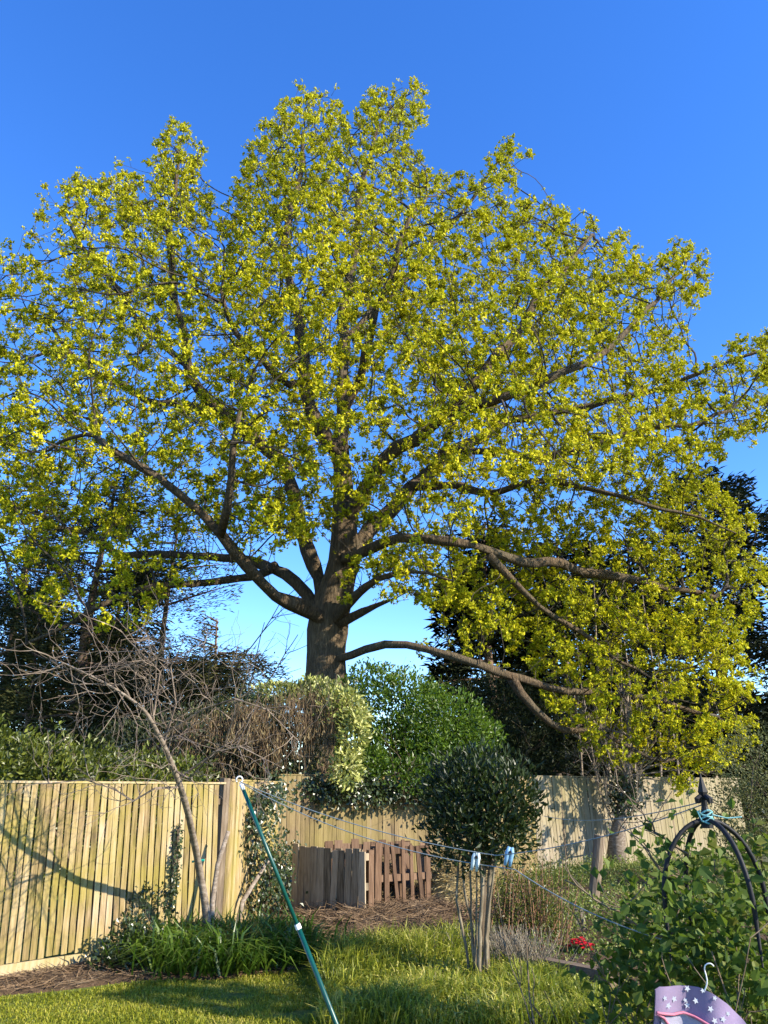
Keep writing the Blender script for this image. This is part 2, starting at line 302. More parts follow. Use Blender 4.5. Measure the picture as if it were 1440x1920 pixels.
# lawn grass
lawn_poly = [(-4.2, 6.2), (3.8, 6.2), (4.2, 8.2)]+g2((1150, 1855), (1000, 1822), (900, 1775), (850, 1772), (700, 1797), (560, 1815), (420, 1835), (260, 1842), (120, 1862), (-80, 1880))
n = 95000; xy = scatter(lawn_poly, n); xy = xy[vnoise(xy[:, 0], xy[:, 1], 41, 3.5)+.45*vnoise(xy[:, 0], xy[:, 1], 42, 11) > -.75]; n = len(xy); base = np.column_stack([xy, gz(xy[:, 0], xy[:, 1])-0.005])
td = runit(n)*0.75; td[:, 2] = 1; td = unit(td); gb = MB()
gb.blades(base, td, rng.uniform(0.028, 0.085, n)*(1+0.5*vnoise(xy[:, 0], xy[:, 1], 5, 4)), rng.uniform(0.004, 0.008, n))
tag(gb.build('lawn_grass', m_grass, stuff=True), 'short mown green grass of the garden lawn', 'grass')
# ---------------------------------------------------------------- fences
def fence(name, label, A, B, H, pitch, bw, mat, lean=0.0, gravel=0.0, cap=True, post_at=(), zoff=0.0, thick=0.011, jitter=1.0, post_h=0.08):
    A = np.array(A, float); B = np.array(B, float); L = np.linalg.norm(B-A); d = (B-A)/L; nrm = np.array([d[1], -d[0], 0])   # towards the garden
    root = thing(name, label, 'fence', A+np.array([0, 0, zoff])); Zu = np.array([0, 0, 1.0])
    n = int(L/pitch); meshes = []
    for k in range(5):      # five board shapes, shared
        b = MB(); hw = bw/2*(1+rng.normal()*0.025); h = (H-gravel)
        nz = 7; t = np.linspace(0, 1, nz); V = []
        for i in range(nz):
            w = hw*(1+rng.normal()*0.015*jitter); z = gravel+h*t[i]; c = rng.normal()*0.003*jitter
            for (sx, sy) in ((-1, -.5), (1, -1), (1, 1), (-1, .4)):
                V.append(d*(sx*w+c)+nrm*(sy*thick)+Zu*z)
        Q = [(i*4+j, i*4+(j+1) % 4, i*4+4+(j+1) % 4, i*4+4+j) for i in range(nz-1) for j in range(4)]+[(3, 2, 1, 0), tuple((nz-1)*4+j for j in range(4))]
        me = mesh('fence_board', V, [np.array(Q)]); me.materials.append(mat); meshes.append(me)
    for i in range(n):
        o = bpy.data.objects.new('fence_board', meshes[rng.integers(5)]); COL.objects.link(o); o.parent = root
        o.location = d*(pitch*(i+.5))+nrm*(0.03+rng.normal()*0.003*jitter)+Zu*(rng.normal()*0.006*jitter)
        ang = lean+rng.normal()*0.0022*jitter
        o.matrix_local = Matrix.Translation(o.location) @ Matrix.Rotation(ang, 4, Vector(nrm))
    c = A+np.array([0, 0, zoff])
    for z in (0.35, H*0.55, H-0.2):
        b = MB(); b.box(c+d*L/2-nrm*0.02+Zu*z, d*L/2, nrm*0.02, Zu*0.035); b.build('rail', m_post, root)
    if cap:
        b = MB(); b.box(c+d*L/2+nrm*0.015+Zu*(H+0.012), d*L/2, nrm*0.032, Zu*0.011); b.build('top_capping', mat, root)
    if gravel:
        b = MB(); m = 12
        for i in range(2):
            b.box(c+d*L*(i+.5)/2+nrm*(0.032+0.004*i)+Zu*(gravel/2-0.03), d*(L/4-0.004), nrm*0.014, Zu*(gravel/2+0.02))
        b.build('gravel_board', mat, root)
    for t in post_at:
        b = MB(); b.box(c+d*t-nrm*0.012+Zu*(H+post_h-0.1)/2, d*0.045, nrm*0.05, Zu*((H+post_h+0.1)/2)); b.build('post', m_post, root)
    return root, d, nrm
LF = np.linalg.norm(FB-F0)
fence('slatted_fence', 'pale yellowish slatted fence with a long branch shadow across it', F0, FB, 1.76, 0.076, 0.0575, m_fence, lean=0.045, gravel=0.13, post_at=(LF+0.02,), post_h=0.07)
fence('side_fence', 'short weathered fence run behind the ivy and bare leaning tree', FB+np.array([0.03, .12, 0]), FC, 1.80, 0.10, 0.102, m_fence, lean=0.03, post_at=(3.42,))
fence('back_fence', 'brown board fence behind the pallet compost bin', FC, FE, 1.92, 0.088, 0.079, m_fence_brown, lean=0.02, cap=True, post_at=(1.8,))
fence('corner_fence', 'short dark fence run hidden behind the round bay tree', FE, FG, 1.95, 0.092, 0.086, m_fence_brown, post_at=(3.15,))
fence('long_fence', 'pale board fence under the drooping oak boughs with tree shadow', FG, FH, 1.98, 0.098, 0.082, m_fence_grey, lean=0.05, post_at=(0.9, 2.9, 4.9, 7.0))
# ---------------------------------------------------------------- oak
D0 = 19.0
outline = [(-150,620),(-60,480),(0,460),(30,455),(60,400),(95,345),(150,318),(200,330),(225,305),(268,345),(282,270),(320,218),(360,228),(390,272),(385,335),(412,400),(432,345),(465,270),(510,215),(560,168),(600,158),(640,188),(662,225),(690,148),(728,165),(790,148),(812,190),(778,262),(792,322),(850,312),(900,335),(910,295),(960,258),(992,290),(962,372),(1002,378),(1050,392),(1120,408),(1150,432),(1200,470),(1216,495),(1262,445),(1300,442),(1350,530),(1290,590),(1295,640),(1275,665),(1315,715),(1345,650),(1440,622),(1520,640),(1500,790),(1372,832),(1332,882),(1425,965),(1432,1080),(1392,1200),(1422,1300),(1382,1440),(1290,1475),(1180,1462),(1080,1400),(1015,1320),(985,1240),(915,1180),(860,1130),(800,1140),(700,1105),(665,1000),(560,1030),(490,1050),(420,1010),(330,1010),(200,1020),(60,1040),(-60,1120),(-150,1050)]
lowmass = [(900,900),(1330,885),(1425,965),(1432,1080),(1392,1200),(1422,1300),(1382,1440),(1290,1475),(1180,1462),(1080,1400),(1015,1320),(985,1240),(915,1180),(870,1120)]
q = np.array(outline, float)
def edge_dist(px, py, q=q):
    d = np.full(px.shape, 1e9)
    for i in range(len(q)):
        A, B = q[i-1], q[i]; t = np.clip(((px-A[0])*(B[0]-A[0])+(py-A[1])*(B[1]-A[1]))/(np.sum((B-A)**2)+1e-9), 0, 1)
        d = np.minimum(d, np.hypot(px-A[0]-t*(B[0]-A[0]), py-A[1]-t*(B[1]-A[1])))
    return d
NA = 70000
px = rng.uniform(-150, 1520, NA); py = rng.uniform(140, 1480, NA)
k = in_poly(px, py, q); px, py = px[k], py[k]; e = edge_dist(px, py); k = e > rng.uniform(2, 22, len(e)); px, py, e = px[k], py[k], e[k]
low = in_poly(px, py, np.array(lowmass))
w = np.ones(len(px)); w[(px < 430) & (py > 430)] = 0.62; w[(px < 330) & (py > 850)] = 0.45
w[((px-640)/190)**2+((py-860)/230)**2 < 1] = 0.5; w[low] = 2.2; w[(px > 820) & (px < 930) & (py > 800) & (py < 1120)] = 0.5; w[(px < 130) & (py < 800)] = 0.42
w *= 0.75+0.5*(vnoise(px/100, py/100, 9, 1.6) > -0.15)
w[e < 30] *= 1.5
k = rng.uniform(0, 1.25, len(px)) < w; px, py, e, low = px[k], py[k], e[k], low[k]
T = 5.6*np.sqrt(1-(1-np.minimum(e/360, 1))**2)+0.35
u = rng.uniform(-1, 1, len(px)); u = np.sign(u)*np.abs(u)**0.65
Dd = D0+T*u; Dd[low] = 19.9+np.minimum(T[low], 1.9)*u[low]
ATT = Pv(px, py, Dd); r3 = np.random.default_rng(3); cn = np.zeros(len(ATT))
for k in range(9): cn += np.sin(ATT@(unit(r3.normal(size=3))*r3.uniform(1.6, 3.6))+r3.uniform(0, 6.28))
k = (cn > -1.1) | (rng.uniform(size=len(cn)) < 0.22); ATT = ATT[k]; ATT = ATT[:16500] if len(ATT) > 16500 else ATT
ext = []
for (x0, x1, y0, y1, d0, d1, m_) in [(690, 850, 1030, 1125, 16.0, 17.6, 330), (425, 585, 830, 1005, 14.6, 16.4, 460), (505, 575, 945, 1010, 16, 17.4, 110), (820, 960, 1090, 1230, 17, 18.6, 260), (640, 760, 1060, 1110, 17, 17.9, 90), (10, 330, 1000, 1180, 15.5, 18.5, 230)]:
    aa = rng.uniform(0, 6.28, m_); qq = np.sqrt(rng.uniform(size=m_)); ext.append(Pv((x0+x1)/2+qq*np.cos(aa)*(x1-x0)/2, (y0+y1)/2+qq*np.sin(aa)*(y1-y0)/2, rng.uniform(d0, d1, m_)))
ATT = np.vstack([ATT]+ext)
trunk = [(610,1420,0,),(609,1300,0),(608,1235,0),(612,1180,0),(624,1120,0),(645,1055,-.1),(646,985,-.1),(643,905,0),(638,852,0)]
limbs = {  # attach limb, pixel path with depth offsets
 'a1': [('t',8),(602,803,-.3),(577,768,-.6),(571,715,-.7),(569,650,-.8),(566,600,-.7),(545,560,-.4),(535,500,-.2),(540,420,0),(560,330,.2),(570,250,.2)],
 'a1b':[('a1',3),(540,735,-1),(517,702,-1.3),(490,668,-1.5),(460,650,-1.8),(430,600,-2),(415,540,-2.2)],
 'a2': [('t',8),(641,775,.3),(640,715,.5),(642,655,.7),(638,605,.7),(655,520,.8),(670,430,.9),(680,330,.8),(700,240,.5),(735,200,.2)],
 'a3': [('a2',1),(656,748,.2),(687,690,-.4),(676,655,-.8),(700,600,-1.5),(740,520,-2),(760,430,-2),(800,350,-1.5)],
 'a4': [('a2',3),(690,590,1.8),(760,520,2.6),(830,440,3),(900,360,2.5),(945,290,1.5)],
 'b':  [('t',3),(570,1130,-.8),(520,1120,-1.6),(490,1094,-2.1),(460,1058,-2.6),(432,1028,-3),(414,1002,-3.2),(385,965,-3.4),(330,920,-3.8),(270,880,-4),(200,840,-4)],
 'b2': [('b',6),(425,960,-3.8),(440,900,-4.3),(430,830,-4.6),(450,770,-4.6)],
 'c':  [('t',3),(560,1092,.8),(515,1062,1.4),(420,1045,2.2),(377,1042,2.5),(300,1036,3),(230,1046,3.2),(150,990,3.4),(60,960,3.4),(-40,930,3)],
 'd':  [('c',2),(450,1083,.4),(400,1092,-.2),(333,1100,-.9),(270,1106,-1.4),(217,1117,-1.8),(167,1143,-2.1),(140,1170,-2.2),(100,1184,-2.3),(50,1207,-2.4),(-10,1230,-2.4)],
 'e':  [('t',3),(590,1060,1),(560,980,1.8),(530,860,2.4),(487,830,2.5),(458,808,2.4),(412,772,2.1),(375,730,1.8),(346,680,1.4),(350,622,1),(325,563,.6),(320,470,.4),(330,370,.3),(335,280,.3)],
 'e2': [('e',6),(375,765,3),(320,755,3.4),(250,738,3.6),(180,700,3.6),(110,640,3.2),(50,580,2.8)],
 'e3': [('e',8),(290,630,1.4),(230,560,1.2),(170,480,1),(120,400,.8)],
 'f':  [('t',6),(671,930,-.6),(700,897,-1.1),(717,866,-1.4),(738,826,-1.7),(792,800,-2.2),(842,772,-2.5),(883,726,-2.7),(930,670,-2.6),(990,600,-2.2),(1050,520,-1.6),(1110,440,-.8)],
 'f2': [('f',6),(900,760,-3.4),(980,730,-3.8),(1070,690,-3.8),(1160,640,-3.2),(1240,560,-2.2),(1290,480,-1.2)],
 'g':  [('t',5),(687,992,.7),(742,947,1.5),(767,912,1.9),(810,880,2.4),(870,830,2.9),(950,790,3.2),(1050,770,3.2),(1150,750,2.8),(1250,720,2.2),(1330,690,1.6),(1420,660,1)],
 'h':  [('g',4),(833,842,1),(883,850,.4),(960,842,-.4),(1050,850,-1),(1150,815,-1.4),(1260,790,-1.4),(1370,770,-1)],
 'h2': [('g',3),(846,905,1.2),(883,917,.6),(960,912,-.2),(1060,905,-1),(1170,930,-1.6),(1280,960,-1.6),(1380,1000,-1.4)],
 'i':  [('t',3),(665,1115,-1.2),(690,1102,-1.8),(740,1080,-2.6),(800,1070,-3.2),(850,1090,-3.4)],
 'j':  [('t',2),(652,1229,-.6),(686,1218,-1),(722,1204,-1.3),(763,1206,-1.5),(803,1218,-1.7),(843,1230,-1.8),(900,1245,-1.9),(960,1272,-1.2),(1030,1290,-.4),(1120,1290,.3),(1220,1310,.6),(1320,1340,.8)],
 'k':  [('t',5),(680,1040,-1.2),(714,1016,-1.7),(750,1004,-2),(799,1008,-2.3),(855,1024,-2.4),(916,1040,-1.8),(1000,1060,-.9),(1100,1080,0),(1220,1090,.5),(1340,1120,.8)],
 'k2': [('k',6),(985,1110,-1),(1060,1170,-.4),(1140,1230,0),(1220,1270,.4)],
 'j2': [('j',8),(1000,1330,-.8),(1080,1370,-.2),(1180,1400,.2),(1280,1420,.5)],
 'l':  [('t',3),(655,1162,-.5),(698,1138,-1.1),(745,1120,-1.6)],
}
N = []; PAR = []; LID = []; key = {}
def add_path(name, pts, parent):
    prev = parent
    for i, p in enumerate(pts):
        if prev is None: N.append(p); PAR.append(-1); LID.append(name); prev = 0
        else:
            a0 = N[prev]; n_ = max(1, int(np.linalg.norm(p-a0)/0.4)); wob = np.zeros(3)
            for k in range(1, n_+1):
                pt = a0+(p-a0)*k/n_
                if name == 't': pt = pt+(rng.normal(size=3)*0.03 if k < n_ else 0)
                elif k < n_: wob = wob*0.6+rng.normal(size=3)*0.135; pt = pt+wob*min(1.0, 1.5*(1-k/n_))
                N.append(pt); PAR.append(prev); LID.append(name); prev = len(N)-1
        key[(name, i)] = prev
add_path('t', [P(p[0], p[1], D0+p[2]) if i else P(610, 1300, D0)*[1, 1, 0]+[0, 0, -0.3] for i, p in enumerate(trunk)], None)
for nm, pth in limbs.items():
    par = key[pth[0]]; add_path(nm, [P(x, y, D0+dz) for x, y, dz in pth[1:]], par)
    for i in range(len(pth)-1, 0, -1): key[(nm, i)] = key[(nm, i-1)]
NS = len(N)
N = [np.array(p, np.float32) for p in N]
def nearest_update(A, new, idx0, best, bi):
    B = np.array(new, np.float32); d2 = (A**2).sum(1)[:, None]+(B**2).sum(1)[None]-2*A@B.T
    j = d2.argmin(1); m = d2[np.arange(len(A)), j]; k = m < best; best[k] = m[k]; bi[k] = idx0+j[k]
A = ATT.astype(np.float32); alive = np.ones(len(A), bool); best = np.full(len(A), 1e9, np.float32); bi = np.zeros(len(A), int)
NB0 = [i for i in range(NS) if not (LID[i] == 't' and i < key[('t', 3)])]
B = np.array([N[i] for i in NB0]); nearest_update(A, B, 0, best, bi); bi = np.array(NB0)[bi]
STEP, KILL, REACH = 0.29, 0.33, 4.5; seen = {}
for it in range(140):
    act = alive & (best < REACH**2)
    if not act.any(): break
    ids = bi[act]; dirs = unit(A[act]-np.array(N)[ids]); uq, inv = np.unique(ids, return_inverse=True)
    acc = np.zeros((len(uq), 3)); np.add.at(acc, inv, dirs); acc = unit(unit(acc)+rng.normal(size=acc.shape)*0.42)
    new = []; i0 = len(N)
    for k_, pid in enumerate(uq):
        c = seen.get(pid, 0)
        if c > 3: continue
        seen[pid] = c+1
        d = acc[k_]
        if PAR[pid] >= 0:
            pd = N[pid]-N[PAR[pid]]; pd = pd/(np.linalg.norm(pd)+1e-9); d = d*0.75+pd*0.35*(LID[pid] == ''); d = d/np.linalg.norm(d)
        new.append((N[pid]+d*STEP).astype(np.float32)); PAR.append(int(pid)); LID.append('')
    if not new: break
    N.extend(new)
    for c0 in range(0, len(new), 400): nearest_update(A, new[c0:c0+400], i0+c0, best, bi)
    alive &= best > KILL**2
NP = np.array(N, float); NN = len(NP); PAR = np.array(PAR)
kids = [[] for _ in range(NN)]
for i in range(1, NN): kids[PAR[i]].append(i)
EXP = 2.05; RT = 0.0072; acc = np.zeros(NN)
for i in range(NN-1, -1, -1):
    if acc[i] == 0: acc[i] = RT**EXP
    if PAR[i] >= 0: acc[PAR[i]] += acc[i]
RAD = acc**(1/EXP); RAD = np.minimum(RAD*1.0, 0.60)
print('oak nodes', NN, 'tips', sum(1 for k in kids if not k), 'trunk r', RAD[0])
RSC = 0.52/RAD[0]; RAD = np.where(RAD > 0.03, 0.03*(RAD/0.03)**(1+math.log(RSC)/math.log(RAD[0]/0.03)), RAD)
LR = dict(a1=.19, a1b=.09, a2=.2, a3=.12, a4=.10, b=.175, b2=.07, c=.155, d=.11, e=.19, e2=.10, e3=.08, f=.185, f2=.10, g=.2, h=.11, h2=.11, i=.11, j=.09, k=.11, k2=.07, j2=.08, l=.11)
for nm, r0 in LR.items():
    ii = [i for i in range(NS) if LID[i] == nm]; t_ = np.linspace(0, 1, len(ii)); RAD[ii] = np.maximum(np.minimum(RAD[ii], r0), r0*(1-t_)**0.85*0.95+0.015)
ii = [i for i in range(NS) if LID[i] == 't']; RAD[ii] = np.interp([NP[i][2] for i in ii], [P(610, y_, D0)[2] for y_ in (1300, 1235, 1180, 1120, 1055, 985, 905, 850)], [.50, .47, .50, .45, .37, .31, .25, .22])
oak = thing('oak_tree', 'huge spreading oak with yellow-green spring leaves behind the fence', 'tree', (NP[0][0], NP[0][1], 0))
def smooth_path(ids):
    p = NP[ids].copy()
    for _ in range(1): p[1:-1] = 0.5*p[1:-1]+0.25*(p[:-2]+p[2:])
    return p
mt = MB()
def seq_of(name): return [i for i in range(NS) if LID[i] == name]
for nm in ['t']+list(limbs):
    ids = seq_of(nm); r = RAD[ids].copy()
    if nm == 't':
        pp = smooth_path(ids); zz = pp[:, 2]; r = r*(1+0.5*np.exp(-(zz-0.0)/0.8))
        b = MB(); b.tube(pp, r, 30, rough=0.028, flute=0.06); b.build('trunk', m_bark, oak, smooth=True)
    else:
        st = PAR[ids[0]]; ids2 = [st]+ids; r = np.concatenate([[r[0]*1.25], r*1.0]); r[1:3] = r[1:3]*1.06
        r = np.minimum.accumulate(r); b = MB(); b.tube(smooth_path(ids2), r*(1+0.07*rng.normal(size=len(r))), 12, rough=0.085); b.build('limb', m_bark, oak, smooth=True)
bt = MB(); vis = np.zeros(NN, bool)
for i in range(NS, NN):
    if vis[i]: continue
    p_ = PAR[i]
    chain = [p_, i]; vis[i] = True; c = i
    while True:
        ks = [k for k in kids[c] if not vis[k]]
        if not ks: break
        c = max(ks, key=lambda k: RAD[k]); vis[c] = True; chain.append(c)
    r = RAD[chain].copy(); r[0] = r[1]*1.1
    bt.tube(smooth_path(chain), r, 3 if r[1] < 0.018 else (5 if r[1] < 0.05 else 7), cap=False)
# spur twigs and leaf rosettes
thin = np.array([i for i in range(NS, NN) if RAD[i] < 0.016]); tips = np.array([i for i in range(NS, NN) if not kids[i]])
src = np.concatenate([np.repeat(tips, 10), np.repeat(thin, 2)[rng.uniform(size=2*len(thin)) < 0.33]])
pd = unit(NP[src]-NP[PAR[src]]); dr = unit(pd*0.7+runit(len(src))*0.75+np.array([0, 0, 0.18]))
ln = rng.uniform(0.05, 0.30, len(src)); mid = NP[src]+dr*ln[:, None]*0.5; end = mid+unit(dr+runit(len(src))*0.5+[0, 0, .15])*ln[:, None]*0.5
bt.sticks(NP[src], end, 0.0068, 0.004); mid = NP[src]*0.45+end*0.55
bt.build('branches', m_twig, oak, stuff=True)
ros = np.vstack([end, mid[rng.uniform(size=len(mid)) < 0.3]]); ros = ros[:86000]; NR = len(ros); per = 6
cen = np.repeat(ros, per, 0)+rng.normal(size=(NR*per, 3))*0.02; axis = np.repeat(unit(runit(NR)*0.6+[0, 0, .5]), per, 0)
dd = unit(axis*0.5+runit(NR*per)); sz = np.repeat(rng.uniform(0.65, 1.2, NR), per)*rng.uniform(0.8, 1.2, NR*per)
lv = MB(); lv.leaves(cen, dd, runit(NR*per)*0.6+axis, 0.088*sz, 0.062*sz, 0.22)
lv.build('crown', m_oakleaf, oak, stuff=True); print('rosettes', NR, 'leaf tris', NR*per*2)
# ---------------------------------------------------------------- generic plant builders
def ramify(out, p, d, L, r, depth, spread=0.7, nseg=5, up=0.05, jit=0.18, nk=(3, 5), lf=0.6):
    pts = [np.array(p, float)]; d = unit(np.array(d, float))
    for i in range(nseg):
        d = unit(d+rng.normal(size=3)*jit+np.array([0, 0, up])); pts.append(pts[-1]+d*L/nseg)
    out.append((pts, np.linspace(r, r*0.45, nseg+1)))
    if depth <= 0: return
    for k in range(rng.integers(*nk)):
        i = rng.integers(max(1, nseg//3), nseg+1); dd = unit(unit(pts[i]-pts[i-1])+unit(rng.normal(size=3))*spread)
        ramify(out, pts[i], dd, L*lf*rng.uniform(.7, 1.2), r*0.5, depth-1, spread, max(3, nseg-1), up, jit, nk, lf)
def draw(b, strokes, sides=4, rmin=0.0):
    for pts, r in strokes: b.tube(pts, np.maximum(r, rmin), sides, cap=False)
def shell(ells, n, inner=0.72):    # points and outward normals in the outer part of a union of ellipsoids
    vol = np.array([e[3]*e[4]+e[4]*e[5]+e[3]*e[5] for e in ells]); idx = rng.choice(len(ells), n, p=vol/vol.sum())
    E_ = np.array(ells, float)[idx]; u = runit(n); rr = rng.uniform(inner, 1.0, n)**0.7
    lump = 1+0.05*rng.normal(size=n)+0.2*np.sin(u[:, 0]*5+idx)*np.sin(u[:, 1]*6+idx*2)+0.1*np.sin(u[:, 2]*11+u[:, 0]*9)
    return E_[:, :3]+u*E_[:, 3:]*(rr*lump)[:, None], unit(u/E_[:, 3:])
def shrub(name, label, cat, ells, n, L, W, mat, group=None, up=0.3, out=0.8, base=None, stems=6, stem_r=0.03, stemmat=None, inner=0.6, indiv=0, zmin=0.02, droop=0.0, lname='foliage'):
    e = np.array(ells, float); bx = base if base is not None else (float(e[:, 0].mean()), float(e[:, 1].mean()), 0.0)
    root = thing(name, label, cat, bx, group); p, nr = shell(ells, n, inner); k = p[:, 2] > zmin; p, nr = p[k], nr[k]
    d = unit(nr*out+runit(len(p))*0.8+np.array([0, 0, up])); l = L*rng.uniform(.6, 1.25, len(p)); wv = W*rng.uniform(.7, 1.2, len(p))
    nn = nr+runit(len(p))*0.7+np.array([0, 0, .4])
    if indiv:
        front = np.argsort(p[:, 1])[:max(indiv*4, indiv)]; pick = rng.choice(front, indiv, replace=False)
        msk = np.ones(len(p), bool); msk[pick] = False
        leaf_objs(root, p[pick], d[pick], nn[pick], l[pick], wv[pick], mat); p, d, nn, l, wv = p[msk], d[msk], nn[msk], l[msk], wv[msk]
    b = MB(); b.leaves(p, d, nn, l, wv); b.build(lname, mat, root, stuff=True)
    if stems:
        sb = MB(); base_ = np.array(bx)
        for i in range(stems):
            E_ = e[i % len(e)]; tp = E_[:3]+runit(1)[0]*E_[3:]*0.6; b0 = base_+np.array([rng.normal()*.12, rng.normal()*.12, -0.05]); md = (b0+tp)/2+rng.normal(size=3)*0.12; md[2] = max(md[2], 0.1)
            sb.tube([b0, md, tp], [stem_r, stem_r*.7, stem_r*.3], 6, rough=0.05)
            st = []; ramify(st, md, tp-md, np.linalg.norm(tp-md)*0.9, stem_r*.5, 2); draw(sb, st, 3)
        sb.build('stems', stemmat or m_stem, root, smooth=True)
    return root
_leafmesh = {}
def leaf_objs(root, pos, d, nn, L, W, mat, name='leaf'):
    if mat.name not in _leafmesh:
        V = [(0, 0, 0), (.24, .06, .03), (.46, .34, .08), (.34, .52, .04), (.36, .78, .03), (.17, .82, -.01), (0, 1.05, -.10), (-.17, .82, -.01), (-.36, .78, .03), (-.34, .52, .04), (-.46, .34, .08), (-.24, .06, .03), (0, .45, -.03)] if mat.name == 'climber_leaf' else [(0, 0, 0), (.22, .22, .05), (.42, .45, .09), (.3, .78, .03), (0, 1.05, -.10), (-.3, .78, .03), (-.42, .45, .09), (-.22, .22, .05), (0, .5, -.02)]
        m_ = len(V)-1; Tn = [(i, (i+1) % m_, m_) for i in range(m_)]
        me = mesh('leaf', V, [np.array(Tn)]); me.materials.append(mat); _leafmesh[mat.name] = me
    me = _leafmesh[mat.name]; off = np.array(root.location)
    d = unit(d); sd = unit(np.cross(d, nn)); nz = np.cross(sd, d)
    for i in range(len(pos)):
        o = bpy.data.objects.new(name, me); COL.objects.link(o); o.parent = root
        M = Matrix.Identity(4)
        for r_ in range(3):
            M[r_][0] = sd[i, r_]*W[i]; M[r_][1] = d[i, r_]*L[i]; M[r_][2] = nz[i, r_]*W[i]; M[r_][3] = pos[i, r_]-off[r_]
        o.matrix_local = M
# ---------------------------------------------------------------- conifers behind
def conifer(name, label, px, D, ztop, zlow, rad, n, mat, tr=0.25, nb=38, flat=0.12, droop=-0.05, L=0.42, W=0.075, group='conifers behind the oak', lean=0.0, taper=0.8, bare=0.0):
    X0 = (px-720)/1575.0*D; root = thing(name, label, 'tree', (X0, D, 0), group); c = np.array([X0, D, -0.1])
    b = MB(); zz = np.linspace(0, ztop, 9); pts = np.column_stack([X0+lean*zz/ztop+0.08*np.sin(zz*.6), D+0*zz, zz-0.1])
    b.tube(pts, np.linspace(tr, 0.03, 9), 9, rough=0.05); b.build('trunk', m_conbark, root, smooth=True)
    br = MB(); h = np.sort(rng.uniform(zlow, ztop*0.98, nb)); az = rng.uniform(0, 6.28, nb)
    l = rad*np.clip((1-(h-zlow)/(ztop-zlow+.01))**taper+0.12, 0.1, 1)*rng.uniform(.65, 1.15, nb)
    bd = np.column_stack([np.cos(az), np.sin(az), rng.normal(0.08, .1, nb)])
    st = np.column_stack([X0+lean*h/ztop, np.full(nb, D), h])
    for i in range(nb):
        t = np.linspace(0, 1, 5)[:, None]; br.tube(st[i]+bd[i]*l[i]*t+np.array([0, 0, droop*l[i]*1.0])*t**2, np.linspace(0.055, 0.012, 5), 4, cap=False)
    br.build('boughs', m_conbark, root, stuff=True)
    i = rng.choice(nb, n, p=l**1.4/np.sum(l**1.4)); t = rng.uniform(0.12+bare, 1.04, n); lat = rng.normal(size=n)*0.22*l[i]*(1.15-t)+rng.normal(size=n)*.06
    sd = np.column_stack([-bd[i, 1], bd[i, 0], 0*t])
    p = st[i]+bd[i]*(l[i]*t)[:, None]+sd*lat[:, None]; p[:, 2] += droop*l[i]*t**2-np.abs(lat)*0.22+rng.normal(size=n)*flat-np.abs(rng.normal(size=n))*flat*1.2
    d = unit(bd[i]*0.8+sd*np.sign(lat)[:, None]*0.7+runit(n)*0.6)
    f = MB(); f.leaves(p, d, runit(n)+np.array([0, 0, .7]), L*rng.uniform(.6, 1.3, n), W*rng.uniform(.7, 1.3, n), 0.1); f.build('crown', mat, root, stuff=True)
    return root
conifer('cedar_tree', 'dark conifer with stout bare lower trunk behind the clipped hedge', 92, 27, 13.5, 2.6, 5.0, 30000, m_cedar, 0.30, 52, 0.24, lean=0.6, L=.3, W=.05)
conifer('cedar_tree', 'dark conifer with paired pale trunk beside the oak limb tips', 262, 30, 12.5, 2.0, 5.4, 26000, m_cedar, 0.22, 52, 0.26, lean=0.2, L=.26, W=.045)
conifer('cedar_tree', 'tall dark conifer at the far edge beyond the slatted fence', -40, 32, 16, 2, 5.5, 30000, m_cedar, 0.30, 60, 0.3, L=.3, W=.055)
conifer('cedar_tree', 'low spreading conifer with flat plates beside the oak trunk', 395, 34, 9.0, 2.2, 4.2, 12000, m_cedar, 0.2, 34, 0.12, lean=-0.4, L=.26, W=.04)
conifer('cedar_tree', 'bushy dark conifer filling the gap between the two trunks', 170, 33, 11.5, 0.8, 4.6, 22000, m_cedar, 0.25, 56, 0.3, L=.34, W=.07)
conifer('cedar_tree', 'young dark conifer low behind the clipped hedge', 10, 24, 7.0, 0.6, 2.8, 14000, m_cedar, 0.16, 46, 0.25, L=.26, W=.05)
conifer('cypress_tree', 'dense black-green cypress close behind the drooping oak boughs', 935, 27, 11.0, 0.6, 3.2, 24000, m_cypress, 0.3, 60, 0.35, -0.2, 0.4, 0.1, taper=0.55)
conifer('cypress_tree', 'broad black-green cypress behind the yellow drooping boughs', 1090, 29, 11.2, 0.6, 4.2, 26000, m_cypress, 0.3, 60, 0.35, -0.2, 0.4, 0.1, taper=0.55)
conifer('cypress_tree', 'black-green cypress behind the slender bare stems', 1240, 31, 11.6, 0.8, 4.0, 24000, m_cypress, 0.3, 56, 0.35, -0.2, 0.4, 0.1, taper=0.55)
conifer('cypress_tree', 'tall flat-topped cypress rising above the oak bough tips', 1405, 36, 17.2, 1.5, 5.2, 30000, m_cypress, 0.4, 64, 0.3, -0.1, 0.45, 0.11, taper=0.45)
X0 = (385-720)/1575*21; rt = thing('bare_tree', 'brown twiggy bare tree beside the oak trunk behind the climber', 'tree', (X0, 21, 0)); st = []
for k in range(9): ramify(st, (X0+rng.normal()*.15, 21+rng.normal()*.15, -.05), np.array([rng.normal()*.35, rng.normal()*.3, 1]), rng.uniform(3.0, 4.6), .05, 3, .8, 7, .02, .16, (3, 5), .5)
b = MB(); draw(b, st[:1], 6); b.build('trunk', m_debris, rt, smooth=True); b = MB(); draw(b, st[1:], 3, .004); b.build('branches', m_debris, rt, stuff=True)
